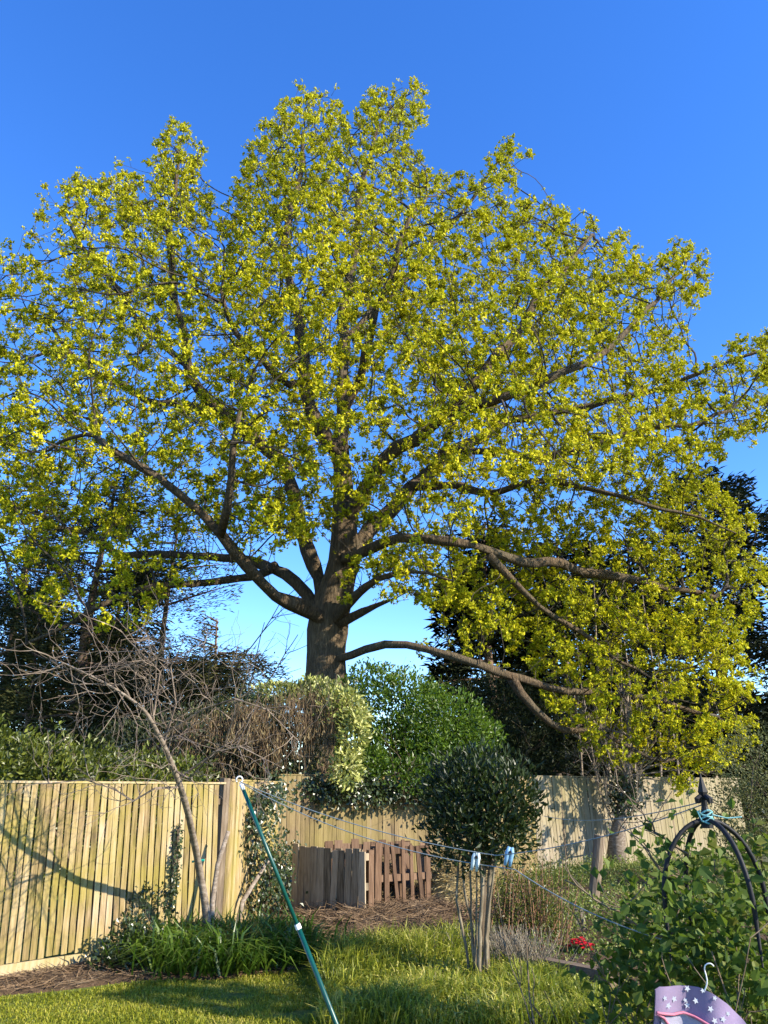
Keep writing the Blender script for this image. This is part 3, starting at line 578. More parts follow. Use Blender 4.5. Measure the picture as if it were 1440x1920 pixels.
fw = MB(); n = 16000; x_ = rng.uniform(-34, 34, n); z_ = rng.uniform(0, 1, n)**.8*(3.7+0.9*vnoise(x_, 0*x_, 77, .5)); fw.leaves(np.column_stack([x_, 44+rng.normal(size=n)*1.5, z_]), runit(n), runit(n), rng.uniform(.3, .6, n), rng.uniform(.2, .4, n)); tag(fw.build('far_wood', m_cypress, stuff=True), 'dark distant belt of trees low behind the garden', 'wood')
# slender bare stems behind the long fence
for i, (px_, D_, top, r_) in enumerate([(1092, 23.5, 5.4, .05), (1128, 24, 6.4, .045), (1162, 23, 9.0, .06), (1188, 24.5, 7.2, .05), (1216, 24, 8.4, .05), (1250, 25, 10.0, .055), (1285, 25, 7.0, .05), (1060, 22.5, 4.0, .04)]):
    X0 = (px_-720)/1575*D_; root = thing('slender_tree', 'slender bare pale-stemmed tree behind the long pale fence', 'tree', (X0, D_, 0), 'slender bare trees behind the long fence')
    z = np.linspace(-.1, top, 9); pts = np.column_stack([X0+0.12*np.sin(z*.7+i)+z*rng.normal()*.03, D_+0*z, z]); b = MB(); b.tube(pts, np.linspace(r_, .012, 9), 6); b.build('trunk', m_birch, root, smooth=True)
    st = []
    for k in range(10):
        j = rng.integers(2, 8); ramify(st, pts[j], np.array([rng.normal(), rng.normal(), .8]), rng.uniform(.7, 1.6), .014, 1, up=.12)
    b = MB(); draw(b, st, 3); b.build('branches', m_birch, root, stuff=True)
# ---------------------------------------------------------------- shrubs behind and over the fences
def E(px, py, D, rx, ry, rz): return (*P(px, py, D), rx, ry, rz)
shrub('hedge', 'yellow-green clipped hedge above the pale slatted fence', 'hedge', [E(20, 1450, 10.6, 1.0, .6, .55), E(130, 1460, 11.2, .9, .6, .45), E(225, 1465, 11.8, .8, .6, .42), E(-90, 1440, 10.2, 1, .6, .6), E(40, 1560, 10.8, 1, .5, .9), E(180, 1560, 11.6, 1, .5, .9), E(310, 1480, 12.2, .8, .6, .5), E(310, 1580, 12.4, .8, .5, .9)], 22000, .09, .042, m_hedge, base=(-3.9, 11.3, 0), stems=8)
shrub('dark_shrub', 'dark leafy shrub behind the bare leaning tree', 'shrub', [E(330, 1420, 14.2, 1.3, .8, .8), E(430, 1400, 14.6, 1.2, .8, .9), E(400, 1520, 14.6, 1.5, .7, 1.2), E(240, 1420, 14.5, 1.0, .8, .6)], 11000, .09, .05, m_dark, base=(-3.2, 14.8, 0))
rt = shrub('draped_climber', 'brown-tasselled climber draped in a mound over the back fence', 'climber', [E(300, 1400, 14.8, .6, .6, .45), E(380, 1385, 14.8, .7, .7, .55), E(470, 1365, 14.7, .7, .7, .6), E(560, 1340, 14.7, .75, .7, .6), E(620, 1330, 14.7, .55, .6, .5), E(520, 1420, 14.6, .9, .5, .5), E(420, 1440, 14.6, .8, .5, .45)], 9500, .085, .05, m_olive, base=(-1.7, 14.9, 0), stems=8)
b = MB(); bs = MB(); ncl = 95
for k in range(ncl):      # hanging seed tassels, in uneven bunches
    x_ = rng.uniform(270, 640); y_ = np.interp(x_, [270, 400, 520, 640], [1385, 1335, 1305, 1300])+abs(rng.normal())*48; c_ = P(x_, y_, 14.15-.25*math.sin((x_-250)/390*3.14)); m_ = rng.integers(24, 70); sp = rng.uniform(.06, .2)
    p_ = c_+rng.normal(size=(m_, 3))*[sp, .12, sp*.6]; hl = np.abs(rng.normal(size=m_))*rng.uniform(.1, .38); e_ = p_-np.column_stack([rng.normal(size=m_)*.04, rng.normal(size=m_)*.04, hl]); bs.sticks(p_, e_, .003, .002)
    d_ = runit(m_)*.5+np.array([0, 0, -1.0]); b.leaves(e_, d_, runit(m_), rng.uniform(.05, .16, m_), rng.uniform(.012, .032, m_))
b.build('seed_tassels', m_brown, rt, stuff=True); bs.build('tassel_stalks', m_debris, rt, stuff=True)
shrub('variegated_shrub', 'cream and green variegated shrub hanging over the brown fence', 'shrub', [E(590, 1300, 14.9, .5, .45, .25), E(635, 1325, 14.2, .42, .4, .32), E(662, 1375, 14.0, .28, .35, .4), E(650, 1440, 13.9, .24, .3, .36), E(672, 1345, 14.1, .2, .3, .25), E(520, 1300, 14.6, .4, .4, .18)], 4200, .11, .05, m_var, base=(-0.9, 15.6, 0), indiv=140, stems=1)
shrub('evergreen_shrub', 'bright green leafy shrub bulging over the fence beside the oak trunk', 'shrub', [E(735, 1330, 16.2, 1.1, .9, .8), E(830, 1365, 16.0, 1.0, .9, .75), E(760, 1410, 15.6, 1.0, .7, .7), E(860, 1410, 16.2, .8, .7, .6), E(700, 1290, 16.6, .7, .7, .5), E(740, 1455, 14.9, .75, .5, .32), E(820, 1450, 15.3, .6, .6, .4), E(690, 1430, 14.6, .4, .4, .3), E(780, 1430, 16.8, 1.6, .5, .9), E(900, 1380, 16.4, .5, .5, .35), E(800, 1320, 16.3, .5, .5, .4)], 21000, .10, .045, m_greenbush, base=(.6, 17.0, 0), stems=8)
shrub('dark_shrub', 'dark green fine-leaved shrub between bay tree and long fence', 'shrub', [E(960, 1380, 20.5, 1.4, .9, 1.3), E(920, 1340, 21, 1.1, .9, 1.0), E(1010, 1420, 20.6, .9, .7, .7), E(880, 1380, 20.2, 1.2, .9, 1.4), E(950, 1450, 20.5, 1.4, .7, 1.2)], 11000, .11, .05, m_dark, base=(2.6, 20.6, 0))
shrub('grey_shrub', 'grey-green fine-leaved bush at the end of the long fence', 'shrub', [E(1420, 1440, 15, .8, .8, .75), E(1450, 1520, 15, 1.0, .8, .9), E(1390, 1540, 15, .5, .6, .7), E(1430, 1640, 14.8, 1.1, .8, .9)], 10000, .065, .028, m_olive, base=(6.9, 15, 0))
# ---------------------------------------------------------------- ivy on the fence corner
def ivy(name, label, pts, n, spread, base, size=.06):
    root = thing(name, label, 'ivy', base); pts = np.array(pts, float); k = rng.integers(0, len(pts)-1, n); t = rng.uniform(size=(n, 1))
    p = pts[k]*(1-t)+pts[k+1]*t+rng.normal(size=(n, 3))*np.array(spread); b = MB()
    b.leaves(p, runit(n)*.7+np.array([.2, -.3, -.5]), runit(n)*.5+np.array([.7, -.7, .3]), size*rng.uniform(.6, 1.3, n), size*.8*rng.uniform(.6, 1.3, n)); b.build('foliage', m_ivy, root, stuff=True)
    b = MB()
    for _ in range(5): b.tube(pts+rng.normal(size=pts.shape)*np.array(spread)*.4, .008, 4)
    b.build('stems', m_stem, root); return root
ivy('ivy', 'dark ivy mass climbing the fence corner behind the green pole', [P(500, 1690, 11.6), P(500, 1640, 11.5), P(470, 1560, 11.2), P(490, 1500, 11.4), P(520, 1478, 11.8)], 1900, (.17, .22, .14), (-1.45, 11.6, 0))
ivy('ivy', 'dark ivy patch in the shade beside the pallet', [P(540, 1700, 12.6), P(530, 1640, 12.7), P(520, 1590, 12.9)], 900, (.16, .2, .14), (-1.6, 12.6, 0))
ivy('ivy', 'thin ivy strands on the slatted fence by the leaning tree', [P(322, 1700, 9.62), P(330, 1620, 9.60), P(336, 1550, 9.58)], 260, (.028, .028, .05), (-2.35, 9.6, 0), .04)
ivy('ivy', 'dark ivy fringe hanging over the top of the brown back fence', [P(560, 1478, 13.9), P(640, 1484, 14.1), P(720, 1478, 14.6), P(800, 1482, 15.0), P(870, 1490, 15.5)], 2600, (.14, .12, .13), (0.1, 14.4, 0), .075)
# ---------------------------------------------------------------- bare leaning tree
tp = [(392,1790,9.45),(388,1710,9.33),(372,1620,9.12),(352,1520,8.32),(332,1455,7.98),(302,1385,7.62),(272,1330,7.42),(215,1290,7.3),(160,1262,7.25),(108,1238,7.2)]
bp = np.array([P(*t) for t in tp]); bp[0, 2] = -.05
birch = thing('bare_tree', 'bare pale-barked young tree leaning over the slatted fence', 'tree', (bp[0][0], bp[0][1], 0))
tt = np.linspace(0, 9, 40); bpp = np.column_stack([np.interp(tt, range(10), bp[:, k]) for k in range(3)])
for _ in range(2): bpp[1:-1] = .5*bpp[1:-1]+.25*(bpp[:-2]+bpp[2:])
b = MB(); b.tube(bpp, np.interp(tt, [0, 2, 5, 6, 9], [.052, .038, .023, .016, .005]), 9, rough=.05); b.build('trunk', m_birch, birch, smooth=True)
st = []
for i in range(20, 40, 1):
    for _ in range(2): ramify(st, bpp[i], np.array([rng.normal()*.9, rng.normal()*.5, .2+rng.normal()*.6]), rng.uniform(.4, .95), .0055, 2, .8, 6, .03, .22, (2, 4))
for (s_, path) in [(17, [(420,1400,8.3),(440,1340,8.1),(455,1290,8)]), (16, [(290,1478,8.2),(250,1502,8.2),(215,1480,8.2),(160,1462,8.2),(80,1470,8.3)]), (22, [(380,1330,8.0),(440,1310,7.9),(500,1330,7.8),(560,1390,7.8)]), (18, [(355,1460,8.3),(400,1410,8.1),(450,1400,8),(530,1440,8)]), (24, [(300,1260,7.9),(240,1200,7.8),(225,1180,7.8)]), (21, [(330,1320,8),(320,1250,7.9),(345,1200,7.8)])]:
    pts = np.array([bpp[s_]]+[P(k[0], k[1], k[2]-.45) for k in path]); st.append((pts, np.linspace(.013, .004, len(pts))))
    for j in range(1, len(pts)):
        for _ in range(3): ramify(st, pts[j-1]+(pts[j]-pts[j-1])*rng.uniform(), pts[j]-pts[j-1]+rng.normal(size=3)*.3, rng.uniform(.3, .7), .005, 1, .7, 6, .02, .25)
b = MB(); draw(b, st, 3, .0016); b.build('branches', m_brtwig, birch, stuff=True)
b = MB(); pt = P(370, 1612, 9.12); b.tube([pt+[-.05, 0, -.02], pt+[.0, -.06, -.005], pt+[.09, -.05, .0]], .012, 6); b.build('tie', m_teal, birch)
b = MB(); b.tube([P(395, 1790, 9.5)*[1, 1, 0]-[0, 0, .03], P(398, 1690, 9.7), P(408, 1620, 9.75), P(428, 1558, 9.8)], [.035, .03, .028, .022], 7, rough=.06)
tag(b.build('cut_stump', m_birch, smooth=True), 'short cut pale stem standing beside the leaning tree', 'stump')
b = MB(); b.tube([P(440, 1740, 10.6)*[1, 1, 0], P(455, 1690, 10.8), P(505, 1610, 11.2)], [.035, .03, .02], 7, rough=.05)
tag(b.build('cut_branch', m_birch, smooth=True), 'slanting pale cut branch leaning in front of the ivy', 'branch')
# ---------------------------------------------------------------- strap-leaf clump, brambles
def clumps(name, label, cat, cen, n, L, W, mat, R, spread=.6):
    root = thing(name, label, cat, (*np.mean(np.array(cen), 0)[:2], 0)); i = rng.integers(0, len(cen), n); c = np.array(cen)[i]
    off = rng.normal(size=(n, 2))*R; base = np.column_stack([c[:, :2]+off, c[:, 2]]); d = runit(n)*spread; d[:, :2] += off/R*0.25; d[:, 2] = 1; d = unit(d)
    b = MB(); b.blades(base, d, L*rng.uniform(.55, 1.2, n), W*rng.uniform(.6, 1.2, n)); b.build('leaves', mat, root, stuff=True); return root
cen = [(*G(x, y)[:2], .03) for x, y in [(300, 1812), (345, 1822), (395, 1820), (445, 1818), (495, 1812), (540, 1806), (330, 1795), (380, 1795), (430, 1795), (480, 1792), (525, 1790)]]
clumps('strap_leaf_clump', 'lush green strap-leaved clump at the foot of the slatted fence', 'plant', cen, 3900, .54, .021, m_daff, .17, .75)
shrub('bramble_bush', 'small-leaved dark bramble bush against the slatted fence foot', 'shrub', [(*(G(235, 1822)+[0, .1, .22]), .28, .22, .25), (*(G(262, 1805)+[0, .2, .42]), .25, .2, .3), (*(G(205, 1828)+[0, .1, .1]), .25, .2, .14)], 1500, .05, .035, m_ivy, stems=4, stem_r=.008, indiv=0)
# ---------------------------------------------------------------- pallet compost bin
def pallet(name, label, A, B, H, nboards, mat, gaps, tilt=0.0, z0=0.0, edge=True):
    A = np.array([*A, z0]); B = np.array([*B, z0]); L = np.linalg.norm(B-A); d = (B-A)/L; n = np.array([d[1], -d[0], 0]); up = unit(np.array([0, 0, 1.0])+n*tilt)
    root = thing(name, label, 'pallet', (A+B)/2); pitch = L/nboards
    for i in range(nboards):
        w = pitch*(1-gaps*rng.uniform(.4, 1.5))/2; h = H*(1+rng.normal()*.022); b = MB(); l = rng.normal()*.02
        b.box(A+d*(pitch*(i+.5))+n*.045+up*h/2, d*w, n*.010, up*h/2+d*l); b.build('board', mat, root)
    for z in (.09, H*.5, H-.09):
        b = MB(); b.box(A+d*L/2+up*z, d*(L/2-.004), n*.034, up*.045); b.build('bearer', mat, root)
    for i in range(0, nboards, 3):
        b = MB(); b.box(A+d*(pitch*(i+.5))-n*.045+up*H/2, d*pitch*.45, n*.010, up*H/2*.985); b.build('back_board', mat, root)
    return root
pallet('pallet', 'grey close-boarded pallet standing as shaded side of the compost bin', (-1.31, 12.32), (-.22, 11.5), .92, 11, m_pallet, .08, z0=.0)
pallet('pallet', 'red-brown open-slatted pallet beside the straw heap', (-.16, 12.05), (.70, 12.6), .90, 7, m_pallet_red, .52, -.04, z0=.05)
pallet('pallet', 'rear pallet of the compost bin close to the brown fence', (-.95, 13.35), (.45, 13.75), .86, 10, m_pallet_red, .25, z0=.05)
b = MB(); b.box((-.19, 11.62, .46), (.035, .028, 0), (-.02, .07, 0), (0, 0, .45)); b.build('wood_stake', m_pallet_red)
tag(bpy.data.objects['wood_stake'], 'upright stake bracing the corner of the grey pallet', 'stake')
def heap(name, label, c, r, h, mat, n, seed, L=.12):
    root = thing(name, label, 'heap', (*c, 0)); X, Y = np.meshgrid(np.linspace(-1.1, 1.1, 40), np.linspace(-1.1, 1.1, 40)); rr = X**2+Y**2
    Z = h*np.maximum(0, 1-rr)**.6*(1+.12*vnoise(X, Y, seed, 5))-.02; b = MB(); b.grid(c[0]+X*r[0], c[1]+Y*r[1], Z); b.build('mound', m_straw if mat is m_straw else m_soil, root, smooth=True)
    a = rng.uniform(0, 6.28, n); q_ = np.sqrt(rng.uniform(0, 1, n)); x, y = q_*np.cos(a), q_*np.sin(a); z = h*np.maximum(0, 1-q_**2)**.6*(1+.12*vnoise(x, y, seed, 5))
    p = np.column_stack([c[0]+x*r[0], c[1]+y*r[1], z]); b = MB(); d = runit(n); d[:, 2] *= .5; b.leaves(p, d, runit(n)+[0, 0, .5], L*rng.uniform(.5, 1.4, n), .012); b.build('strands', mat, root, stuff=True); return root
heap('straw_heap', 'pale heap of dry cut grass beside the slatted pallet', (1.12, 13.2), (.62, .7), .82, m_straw, 7000, 4)
heap('compost_heap', 'dark compost filling inside the pallet bin', (-.25, 12.75), (.62, .55), .72, m_brown, 3500, 6, .1)
# ---------------------------------------------------------------- bay tree, wooden posts
B0 = G(893, 1842); bay = thing('bay_tree', 'round-headed dark bay tree on several bare stems', 'tree', B0)
for (x0, x1, x2, y2, r_) in [(884, 868, 855, 1690, .020), (892, 885, 872, 1670, .022), (905, 915, 918, 1640, .034), (898, 900, 905, 1640, .030), (912, 913, 930, 1600, .018), (889, 893, 893, 1620, .015), (902, 885, 880, 1590, .016)]:
    D_ = 8.1+rng.normal()*.08; pts = [P(x0, 1842, D_)*[1, 1, 0]-[0, 0, .04], P((x0+x1)/2, 1790, D_), P(x1, 1740, D_), P(x2, y2, D_), P(x2+rng.normal()*8, y2-60, D_+.1), P(x2+rng.normal()*16, y2-100, D_+.2)]
    tt = np.linspace(0, 5, 16); pts = np.column_stack([np.interp(tt, range(6), np.array(pts)[:, k]) for k in range(3)]); b = MB(); b.tube(pts+rng.normal(size=pts.shape)*.005, np.linspace(r_*.85, r_*.45, 16)*(1+.10*rng.normal(size=16)), 8, rough=.05); b.build('stem', m_baystem, bay, smooth=True)
ells = [E(900, 1520, 8.2, .56, .55, .50), E(860, 1490, 8.2, .38, .4, .36), E(950, 1500, 8.1, .36, .4, .36), E(900, 1450, 8.2, .42, .4, .26), E(935, 1560, 8.1, .34, .36, .28), E(860, 1570, 8.15, .32, .34, .32)]
n = 5200; p, nr = shell(ells, n, .45); d = unit(nr*.7+runit(n)*.7+np.array([0, 0, .55])); nn = nr+runit(n)*.7; l = rng.uniform(.06, .1, n); wv = l*.38
p[:500] += nr[:500]*rng.uniform(.02, .16, (500, 1)); pick = rng.choice(np.argsort(p[:, 1])[:1400], 300, replace=False); mk = np.ones(n, bool); mk[pick] = False
leaf_objs(bay, p[pick], d[pick], nn[pick], l[pick], wv[pick], m_bay); b = MB(); b.leaves(p[mk], d[mk], nn[mk], l[mk], wv[mk]); b.build('crown', m_bay, bay, stuff=True)
st = []
for i in range(12): ramify(st, P(900+rng.normal()*15, 1600, 8.3), np.array([rng.normal()*.5, abs(rng.normal())*.4, .9]), .5, .010, 1)
b = MB(); draw(b, st, 4); b.build('twigs', m_stem, bay, stuff=True)
b = MB(); c = P(908, 1700, 8.25); b.box((c[0], 8.25, .53), (.03, 0, 0), (0, .03, 0), (.0, 0, .56)); rt = thing('line_post', 'dark wooden line post standing among the bay stems', 'post', (c[0], 8.25, 0)); b.build('post', m_post, rt)
b = MB(); b.box((c[0]+.055, 8.235, 1.05), (.028, 0, .0), (0, .012, 0), (0.005, 0, .09)); b.build('block', m_post, rt)
b = MB(); A0 = G(1106, 1718); T0 = P(1124, 1566, 12.2); b.tube([A0-[0, 0, .1], (A0+T0)/2+[.02, 0, 0], T0], [.085, .08, .075], 10, rough=.04); tag(b.build('round_post', m_post, smooth=False), 'leaning round weathered post among the ground plants', 'post')
for dx in (0, .075):
    b = MB(); A0 = G(1085, 1752); b.box(A0+[dx, 0, .12], (.025, 0, 0), (0, .012, 0), (-.015, 0, .17)); tag(b.build('stake', m_birch), 'short pale split stake near the red flowers', 'stake', 'pale stakes by the red flowers')
A0, A1 = G(1016, 1822), G(1150, 1850); rt = thing('edging_sleeper', 'dark wooden sleeper edging the bed below the red flowers', 'edging', A0); dv = (A1-A0); lv_ = np.linalg.norm(dv); dv = dv/lv_
b = MB(); b.box((A0+A1)/2+[0, 0, .05], dv*lv_/2, np.array([-dv[1], dv[0], 0])*.06, (0, 0, .075)); b.build('beam', m_sleeper, rt)
# ivy-clad tree before the long fence
A0 = np.array([5.35, 19.6, 0]); rt = thing('small_tree', 'small pale-stemmed tree with ivy before the long pale fence', 'tree', A0)
b = MB(); pts = [A0-[0, 0, .1], P(1158, 1570, 19.6), P(1166, 1520, 19.6), P(1176, 1460, 19.5), P(1180, 1380, 19.4), P(1176, 1300, 19.3)]; b.tube(pts, [.24, .19, .12, .085, .06, .03], 9, rough=.08); b.build('trunk', m_birch, rt, smooth=True)
st = []
for k in range(22): ramify(st, pts[rng.integers(1, 5)], np.array([rng.normal()*.8, rng.normal()*.4, .9]), rng.uniform(.8, 2.0), .02, 2, up=.1)
b = MB(); draw(b, st, 4); b.build('branches', m_birch, rt, stuff=True)
n = 700; t = rng.uniform(size=(n, 1)); p = np.array(pts[2])*(1-t)+np.array(pts[3])*t+rng.normal(size=(n, 3))*[.2, .12, .2]; b = MB(); b.leaves(p, runit(n)-[0, 0, .4], runit(n)+[.3, -.6, 0], .1, .07); b.build('ivy_leaves', m_ivy, rt, stuff=True)
# ---------------------------------------------------------------- ground plants
lg = [tuple(k) for k in g2((600, 1935), (600, 1850), (640, 1800), (720, 1790), (860, 1790), (1000, 1835), (1120, 1865), (1150, 1935))]
n = 24000; xy = scatter(lg, n); d = runit(n)*.55; d[:, 2] = 1; d = unit(d); b = MB(); ln = rng.uniform(.10, .40, n)*(1+.6*vnoise(xy[:, 0], xy[:, 1], 8, 3)); b.blades(np.column_stack([xy, gz(xy[:, 0], xy[:, 1])-.01]), d, ln, rng.uniform(.006, .013, n))
n2 = 2600; xy = scatter(lg, n2); b.leaves(np.column_stack([xy, rng.uniform(.01, .16, n2)]), runit(n2)+[0, 0, .2], runit(n2)+[0, 0, 1], rng.uniform(.02, .06, n2), rng.uniform(.012, .035, n2)); tag(b.build('long_grass', m_longgrass, stuff=True), 'long unmown grass and weeds round the bay stems', 'grass')
for k, (x, y, n, L_) in enumerate([(660, 1800, 260, .34), (640, 1860, 220, .3), (720, 1835, 200, .3), (1000, 1880, 240, .3), (760, 1900, 240, .32)]):
    clumps('grass_tuft', ['tall grass tuft at the edge of the twig litter', 'tall grass tuft beside the green clothes prop', 'tall grass tuft between clothes prop and bay stems', 'tall grass tuft below the sleeper edging', 'tall grass tuft in the open long grass before the bay'][k], 'grass', [(*G(x, y)[:2], 0)], n, L_, .010, m_longgrass, .07, .5)['group'] = 'tall grass tufts'
wd = [tuple(k) for k in pl_right]; n = 46000; xy = scatter(wd, n); cl = vnoise(xy[:, 0], xy[:, 1], 17, 2.6); hz = np.clip(cl+.5, .05, 1.4)*.26; k = rng.uniform(size=n) < np.clip(cl+.75, .12, 1); xy, hz = xy[k], hz[k]; n = len(xy)
b = MB(); b.leaves(np.column_stack([xy, h_right(xy[:, 0], xy[:, 1])+rng.uniform(0, 1, n)*hz]), runit(n)+[0, 0, .3], runit(n)+[0, 0, .8], rng.uniform(.025, .065, n), rng.uniform(.015, .04, n)); tag(b.build('ground_cover', m_weed, stuff=True), 'leafy green ground cover in the sunny right bed', 'ground cover')
debris('dry_litter', wd, 1500, h_right, 'dry stalk litter among the right bed plants')
# red-stemmed bush
C = G(985, 1775); rt = thing('red_stemmed_bush', 'upright bush with reddish canes and small yellow-green leaves', 'shrub', C); b = MB(); n = 240
bs = C+np.column_stack([rng.normal(size=n)*.24, rng.normal(size=n)*.22, np.zeros(n)-.02]); tp_ = bs+np.column_stack([rng.normal(size=n)*.16, rng.normal(size=n)*.16, rng.uniform(.4, 1.0, n)]); b.sticks(bs, tp_, .006, .0025); b.build('canes', m_redstem, rt, stuff=True)
n2 = 5500; i = rng.integers(0, n, n2); t = rng.uniform(.25, 1.08, (n2, 1)); p = bs[i]*(1-t)+tp_[i]*t+rng.normal(size=(n2, 3))*.06; b = MB(); b.leaves(p, runit(n2)+[0, 0, .4], runit(n2)+[0, 0, .5], rng.uniform(.03, .06, n2), rng.uniform(.010, .02, n2)); b.build('foliage', m_hedge, rt, stuff=True)
for (x, y, sc_, lb) in [(960, 1815, 1.0, 'broad tuft of dry grey-brown stalks below the red-stemmed bush'), (905, 1790, .8, 'tuft of dry grey stalks just behind the bay stems'), (800, 1800, .7, 'small tuft of dry stalks below the slatted pallet')]:
    C = G(x, y); rt = thing('dry_herb_tuft', lb, 'plant', C, 'dry herb tufts'); n = int(700*sc_); b = MB(); bs = C+np.column_stack([rng.normal(size=n)*.2, rng.normal(size=n)*.14, np.zeros(n)]); dv = np.column_stack([rng.normal(size=n)*.5, rng.normal(size=n)*.5, np.ones(n)]); b.sticks(bs, bs+unit(dv)*rng.uniform(.15, .42, (n, 1))*sc_, .0035, .002); b.build('stalks', m_lav, rt, stuff=True)
# red flowers
C = G(1090, 1792); rt = thing('red_flowers', 'low clump of bright red flowers above the sleeper edging', 'flower', C); n = 46
a = rng.uniform(0, 6.28, n); q_ = np.sqrt(rng.uniform(size=n)); hd = C+np.column_stack([q_*np.cos(a)*.15, q_*np.sin(a)*.1, .09+.06*(1-q_)+rng.normal(size=n)*.012]); b = MB(); m_ = 7
an = np.tile(np.arange(m_)*6.283/m_, n); d = np.column_stack([np.cos(an), np.sin(an)-.25, .35+0*an]); b.leaves(np.repeat(hd, m_, 0), d, np.tile([0, -.4, 1.0], (n*m_, 1)), .034, .028); b.build('petals', m_red, rt, stuff=True)
b = MB(); k = 260; bs = C+np.column_stack([rng.normal(size=k)*.1, rng.normal(size=k)*.08, np.full(k, .01)]); b.leaves(bs, runit(k)+[0, 0, .6], runit(k)+[0, 0, 1], .09, .04); b.build('leaves', m_daff, rt, stuff=True)
b = MB(); b.sticks(np.tile(C, (n, 1)), hd, .003, .002); b.build('stalks', m_stem, rt, stuff=True)
shrub('unseen_shade_tree', 'unseen leafy tree added to cast shade across the mown lawn', 'tree', [(5.0, 4.6, 3.8, .7, .34, .6), (5.2, 4.5, 3.2, .5, .25, .35), (5.4, 4.75, 4.3, .5, .3, .3)], 2600, .09, .06, m_climb, base=(5.3, 4.5, 0), stems=5, stem_r=.05, lname='crown')  # out of view; added, with its crown shaped to cast the lawn's shadow band
# ---------------------------------------------------------------- garden obelisk with climber
OC = np.array([1.285, 3.3, 0]); ob = thing('garden_obelisk', 'black iron domed plant support with spear finial', 'plant support', OC); R_ = .215
AP = 1.585
for ang in (188, 283, 12, 100):
    a = math.radians(ang); v = np.array([math.cos(a), math.sin(a), 0]); t = np.linspace(0, math.pi/2, 12)
    pts = [OC+v*R_*math.sin(x)+np.array([0, 0, AP-.30+.30*math.cos(x)]) for x in t]+[OC+v*R_+np.array([0, 0, z]) for z in (1.0, .6, .2, -.1)]
    b = MB(); b.tube(pts, .0092, 8); b.build('leg', m_iron, ob, smooth=True)
for z in (.72, .3):
    b = MB(); t = np.linspace(0, 2*math.pi, 25); b.tube([OC+np.array([R_*math.cos(x), R_*math.sin(x), z]) for x in t], .008, 6); b.build('ring', m_iron, ob, smooth=True)
b = MB(); ap = OC+[0, 0, AP]; b.tube([ap+[0, 0, -.03], ap+[0, 0, .02], ap+[0, 0, .05], ap+[0, 0, .09]], [.022, .02, .012, .012], 10)
b.tube([ap+[0, 0, .085], ap+[0, 0, .105], ap+[0, 0, .175]], [.010, .019, .001], 4)
for s_ in (0, 1.571, 3.1416, 4.712):
    v = np.array([math.cos(s_+.3), math.sin(s_+.3), 0]); b.tube([ap+[0, 0, .075], ap+v*.018+[0, 0, .088], ap+v*.032+[0, 0, .078], ap+v*.033+[0, 0, .062]], [.008, .010, .011, .007], 6)
b.build('finial', m_iron, ob)
tw = thing('twine', 'teal twine knotted round the neck of the iron finial', 'twine', ap)
b = MB(); t = np.linspace(0, 2*math.pi*6, 90); b.tube(np.column_stack([ap[0]+.026*np.cos(t), ap[1]+.026*np.sin(t), ap[2]-.012+.045*t/t[-1]+.006*np.sin(t*2.3)]), .0032, 5); b.build('wrap', m_twine, tw)
b = MB(); b.tube([ap+[.02, -.02, .02], ap+[.07, -.03, .008], ap+[.13, -.03, .012]], .0025, 5); b.tube([ap+[-.02, -.02, .02], ap+[-.04, -.02, .035], ap+[-.03, -.03, .0]], .0025, 5); b.build('loose_ends', m_twine, tw)
cl = thing('climbing_shrub', 'leafy climber with lobed green leaves growing through the iron support', 'climber', OC+[0, .05, 0])
st = []; 
for k in range(30):
    b0 = OC+np.array([rng.normal()*.2+.05, abs(rng.normal())*.25-.05, -.03]); ramify(st, b0, np.array([rng.normal()*.26+.02, rng.normal()*.22+.08, 1]), rng.uniform(.8, 1.25), .006, 2, .7, 7, .05, .13, (3, 5), .4)
for path in [[(1300,1740,3.3),(1230,1755,3.3),(1150,1700,3.3),(1060,1650,3.3)], [(1290,1600,3.4),(1230,1560,3.4),(1190,1500,3.4)], [(1300,1650,3.4),(1240,1640,3.4),(1200,1560,3.4)]]:
    pts = np.array([P(*k) for k in path]); t_ = np.linspace(0, len(pts)-1, 14); pts = np.column_stack([np.interp(t_, range(len(pts)), pts[:, k]) for k in range(3)])+rng.normal(size=(14, 3))*.006; st.append((pts, np.linspace(.0055, .0025, 14))); [ramify(st, pts[j], np.array([rng.normal()*.6-.2, rng.normal()*.5, .6]), .16, .003, 0, .7, 4) for j in range(2, 14, 2)]
b = MB(); draw(b, st, 4, .0018); b.build('stems', m_stem, cl, stuff=True)
allp = np.concatenate([np.array(p)[1:] for p, r in st]); zz = allp[:, 2]; allp = allp[(zz > .2) & (zz < 1.72)]
dq = allp[:, 1]*CT+(allp[:, 2]-EYE)*ST; qx = 720+F*allp[:, 0]/dq; qy = 960+F*(allp[:, 1]*ST-(allp[:, 2]-EYE)*CT)/dq
allp = allp[(qx > np.interp(qy, [1480, 1600, 1720, 1800, 1930], [1180, 1200, 1150, 1140, 1110])) & ~((qx > 1190) & (qx < 1430) & (qy > 1800) & (allp[:, 1] < 3.12))]
keep = allp[rng.choice(len(allp), 3000)]; pz = keep+rng.normal(size=keep.shape)*.03
vp, vn = shell([E(1330, 1715, 3.36, .40, .46, .40), E(1300, 1790, 3.2, .3, .2, .25), E(1420, 1640, 3.6, .22, .25, .30), E(1225, 1790, 3.6, .20, .25, .22), E(1350, 1850, 3.55, .5, .3, .35), E(1170, 1850, 3.7, .18, .2, .18)], 2300, .15)
pz = np.vstack([pz, vp+rng.normal(size=vp.shape)*.03]); pz = pz[pz[:, 2] > .08]; dens = np.clip(1.25-(pz[:, 2]-.9)*.95, .12, 1); pz = pz[rng.uniform(size=len(pz)) < dens]; n = len(pz)
